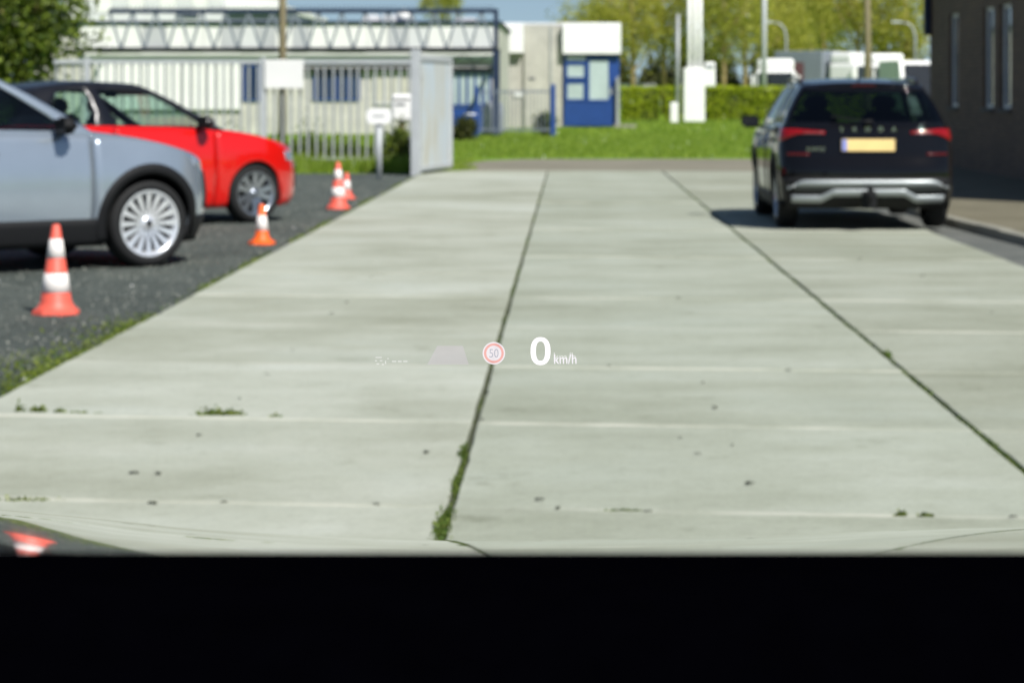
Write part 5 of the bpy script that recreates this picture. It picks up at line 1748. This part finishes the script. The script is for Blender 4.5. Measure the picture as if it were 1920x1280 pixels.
def van(label, x, Y, rz, m, h=2.3):
    t = thing("van", label, "van", (pX(x, Y), Y, -0.03), rz, "vans far behind the hedge")
    prof = [(-0.2, 0.4), (-0.22, 0.9), (-0.1, 1.12), (0.1, 1.22), (0.72, h - 0.08), (0.95, h), (4.5, h), (4.6, h - 0.1), (4.6, 0.4)]
    mb = MB(); mb.grid([[(x, y, z) for (y, z) in prof + prof[:1]] for x in (-0.95, 0.95)], False)
    mb.face([(-0.95, y, z) for (y, z) in prof]); mb.face([(0.95, y, z) for (y, z) in prof]); mb.build("body", m, t, weld=0.001)
    mb = MB(); mb.face([(-0.78, 0.16, 1.28), (0.78, 0.16, 1.28), (0.72, 0.66, h - 0.22), (-0.72, 0.66, h - 0.22)]); o = mb.build("windscreen", M['truckpane'], t); o.location = (0, -0.05, 0.02)
    for sx in (-1, 1):
        for yy in (0.3, 3.7):
            mb = MB(); mb.lathe([(0, -0.1), (0.33, -0.1), (0.34, 0), (0.33, 0.1), (0, 0.1)], 20, 'x', (sx * 0.85, yy, 0.35)); mb.build("wheel", M['rubber'], t)
    return t
van("small white van showing just over the short hedge", 1214, 165, R(20), M['white'], 2.15)
van("tall white van by the corner of the brick building", 1728, 120, R(8), M['white'], 3.1)

# ------------------------------------------------------------------ the car the picture is taken from
def own_car():
    t = thing("driven_car", "black dashboard and glossy bonnet of the car that looks onto the slabs", "car", (0, 0, 0))
    # bonnet: height field, sloping gently away, with a raised wing at each side
    def bz(x, y):
        cross = ip(x, [(-0.85, -0.06), (-0.66, 0.012), (-0.55, 0.030), (-0.42, 0.021), (-0.30, 0.009), (-0.10, 0.0), (0.10, 0.002), (0.36, 0.010), (0.62, 0.0095), (0.9, 0.004), (1.1, 0.02), (1.2, 0.012), (1.35, -0.06)])
        k, ys = 0.035, 1.9
        zs = H - 834.0 / F * ys
        slope = -834.0 / F
        d = y - ys
        return zs + slope * d - k * d * d - 0.9 * max(0, d - 0.12) ** 2 + cross
    mb = MB()
    xs = np.linspace(-0.85, 1.35, 56)
    yl = np.linspace(0.98, 2.35, 40)
    mb.grid([[(x, y, bz(x, y)) for y in yl] for x in xs])
    o = mb.build("bonnet", M['own_paint'], t)
    if sum(p.normal.z for p in o.data.polygons) < 0: o.data.flip_normals()
    solidify(o, 0.02)
    # dashboard: rounded top edge, driver-side face, instrument cowl kept below the edge
    zt = H - 857.0 / F * 0.80
    prof = [(0.98, zt - 0.10), (0.88, zt - 0.035), (0.80, zt), (0.70, zt + 0.006), (0.62, zt - 0.03), (0.56, zt - 0.11), (0.55, zt - 0.25), (0.60, zt - 0.42), (0.70, zt - 0.6), (0.98, zt - 0.6)]
    mb = MB()
    mb.grid([[(x, y, z) for (y, z) in prof + [prof[0]]] for x in np.linspace(-0.62, 1.12, 30)])
    for x in (-0.62, 1.12):
        mb.face([(x, y, z) for (y, z) in prof])
    mb.build("dashboard", M['dash'], t)
    mb = MB()
    mb.grid([[(x, y, 1.60 + 0.03 * (1 - ((x - 0.25) / 0.6) ** 2) - 0.12 * max(0, (y + 0.1) / 0.5) ** 2 - 0.08 * max(0, (-y - 1.2)) ** 2) for y in np.linspace(-2.2, 0.30, 14)] for x in np.linspace(-0.38, 0.88, 12)])
    r = mb.build("roof", M['own_paint'], t); solidify(r, 0.05, 0)
    for sx in (-1, 1):
        xc = 0.25
        mb = MB(); mb.tube([(xc + sx * 0.86, 1.05, 1.12), (xc + sx * 0.80, 0.75, 1.30), (xc + sx * 0.66, 0.28, 1.56)], 0.04, 8); mb.build("windscreen_pillar", M['own_paint'], t)
        mb = MB(); mb.box(xc + sx * 0.87 - 0.04, xc + sx * 0.87 + 0.04, -2.2, 1.0, 0.3, 1.08, 0.03); mb.build("door", M['own_paint'], t)
        mb = MB(); mb.tube([(xc + sx * 0.86, -0.45, 1.05), (xc + sx * 0.66, -0.5, 1.58)], 0.045, 8); mb.build("side_pillar", M['own_paint'], t)
        mb = MB(); mb.tube([(xc + sx * 0.84, -2.1, 1.05), (xc + sx * 0.62, -1.95, 1.55)], 0.07, 8); mb.build("rear_pillar", M['own_paint'], t)
    mb = MB(); mb.box(-0.64, 1.14, -2.3, -2.2, 0.3, 1.05, 0.03); mb.build("tailgate", M['own_paint'], t)
    mb = MB(); mb.grid([[(-0.55, -2.22, 1.05), (1.05, -2.22, 1.05)], [(-0.35, -2.05, 1.56), (0.85, -2.05, 1.56)]]); solidify(mb.build("rear_window", M['glass_dark'], t), 0.004)  # unseen rear and side panes, dark tint added to keep light off the dashboard
    for sx in (-1, 1):
        mb = MB(); mb.grid([[(xc + sx * 0.86, y, 1.07), (xc + sx * 0.66, y, 1.56)] for y in (-2.1, -0.52)]); solidify(mb.build("side_window", M['glass_dark'], t), 0.004)
    mb = MB(); mb.box(-0.5, 1.0, -1.6, -1.35, 0.35, 1.12, 0.06); mb.build("rear_seat", M['seat'], t)
    mb = MB(); mb.box(-0.62, 1.12, -2.2, 0.98, 0.25, 0.32); mb.build("floor_pan", M['dark'], t)
    return t
M['own_paint'] = mat("dark_grey_metallic_paint", (0.44, 0.46, 0.46), 0.07, metal=0.85, var=0.02, coat=1.0)
own_car()

# ------------------------------------------------------------------ head-up display
def hud():
    Y = 2.2
    s = Y / F
    c = Vector((pX(1000, Y), Y, pZ(660, Y)))
    t = thing("head_up_display", "white head-up display reading 0 km/h with a 50 speed limit symbol", "display", c)
    def L(x, y, d=0.0): return ((x - 1000) * s, d, -(y - 660) * s)
    def disc(x, y, r0, r1, n=48, d=0.0, m=None, name="ring", parent=None, sy=1.0):
        mb = MB()
        a = np.linspace(0, 2 * PI, n + 1)
        if r0 > 0:
            mb.grid([[L(x + r0 * math.cos(q), y + r0 * sy * math.sin(q), d), L(x + r1 * math.cos(q), y + r1 * sy * math.sin(q), d)] for q in a])
        else:
            mb.face([L(x + r1 * math.cos(q), y + r1 * sy * math.sin(q), d) for q in a[:-1]])
        return mb.build(name, m, parent or t)
    # big zero
    mb = MB()
    def se(q, rx, ry, n): 
        cq, sq = math.cos(q), math.sin(q)
        return math.copysign(abs(cq) ** (2 / n), cq) * rx, math.copysign(abs(sq) ** (2 / n), sq) * ry
    rows = []
    for q in np.linspace(0, 2 * PI, 65):
        a = se(q, 8.7, 18.2, 2.5); b = se(q, 18.6, 26.0, 2.35)
        rows.append([L(1013.5 + a[0], 658 + a[1]), L(1013.5 + b[0], 658 + b[1])])
    mb.grid(rows); mb.build("speed_digit", M['hudwhite'], t)
    me = text_mesh("km/h", 25.5 * s, 0, 0.15 * s)
    me.materials.append(M['hudsoft'])
    o = link("unit_lettering", me, t, L(1060, 674), (R(90), 0, 0)); o.scale = (0.86, 1, 1)
    g = link("unit_lettering_ghost", me, t, L(1059.2, 671.3, 0.004), (R(90), 0, 0)); g.scale = (0.86, 1, 1)
    g.data = me.copy(); g.data.materials.clear(); g.data.materials.append(M['hudghost'])
    # speed limit symbol
    sym = disc(926, 662, 18.5, 21.2, d=0.0, m=M['huddisc'], name="limit_symbol")
    disc(926, 662, 14.2, 18.5, d=0.0, m=M['hudred'], name="red_ring", parent=sym)
    disc(926, 662, 0, 14.2, d=0.0, m=M['huddisc'], name="pale_disc", parent=sym)
    me = text_mesh("50", 23 * s, 0)
    me.materials.append(M['hudgrey'])
    o = link("limit_number", me, sym, L(926, 662.5, -0.002), (R(90), 0, 0)); o.scale = (0.82, 1, 1)
    # faint lane symbol and faint message
    mb = MB(); mb.face([L(820, 648), L(868, 648), L(879, 683), L(801, 683)]); mb.build("lane_symbol", M['hudfaint'], t)
    mb = MB()
    for (x, y, w, h) in ((704, 669, 12, 2), (703, 675, 4, 2), (712, 675, 5, 2), (706, 681, 5, 2), (716, 682, 4, 2), (722, 676, 2, 6), (726, 671, 3, 2), (735, 676, 8, 2.5), (746, 676, 7, 2.5), (756, 676, 8, 2.5)):
        mb.face([L(x, y), L(x + w, y), L(x + w, y + h), L(x, y + h)])
    mb.build("faint_message", M['hudghost'], t)
    return t
hud()
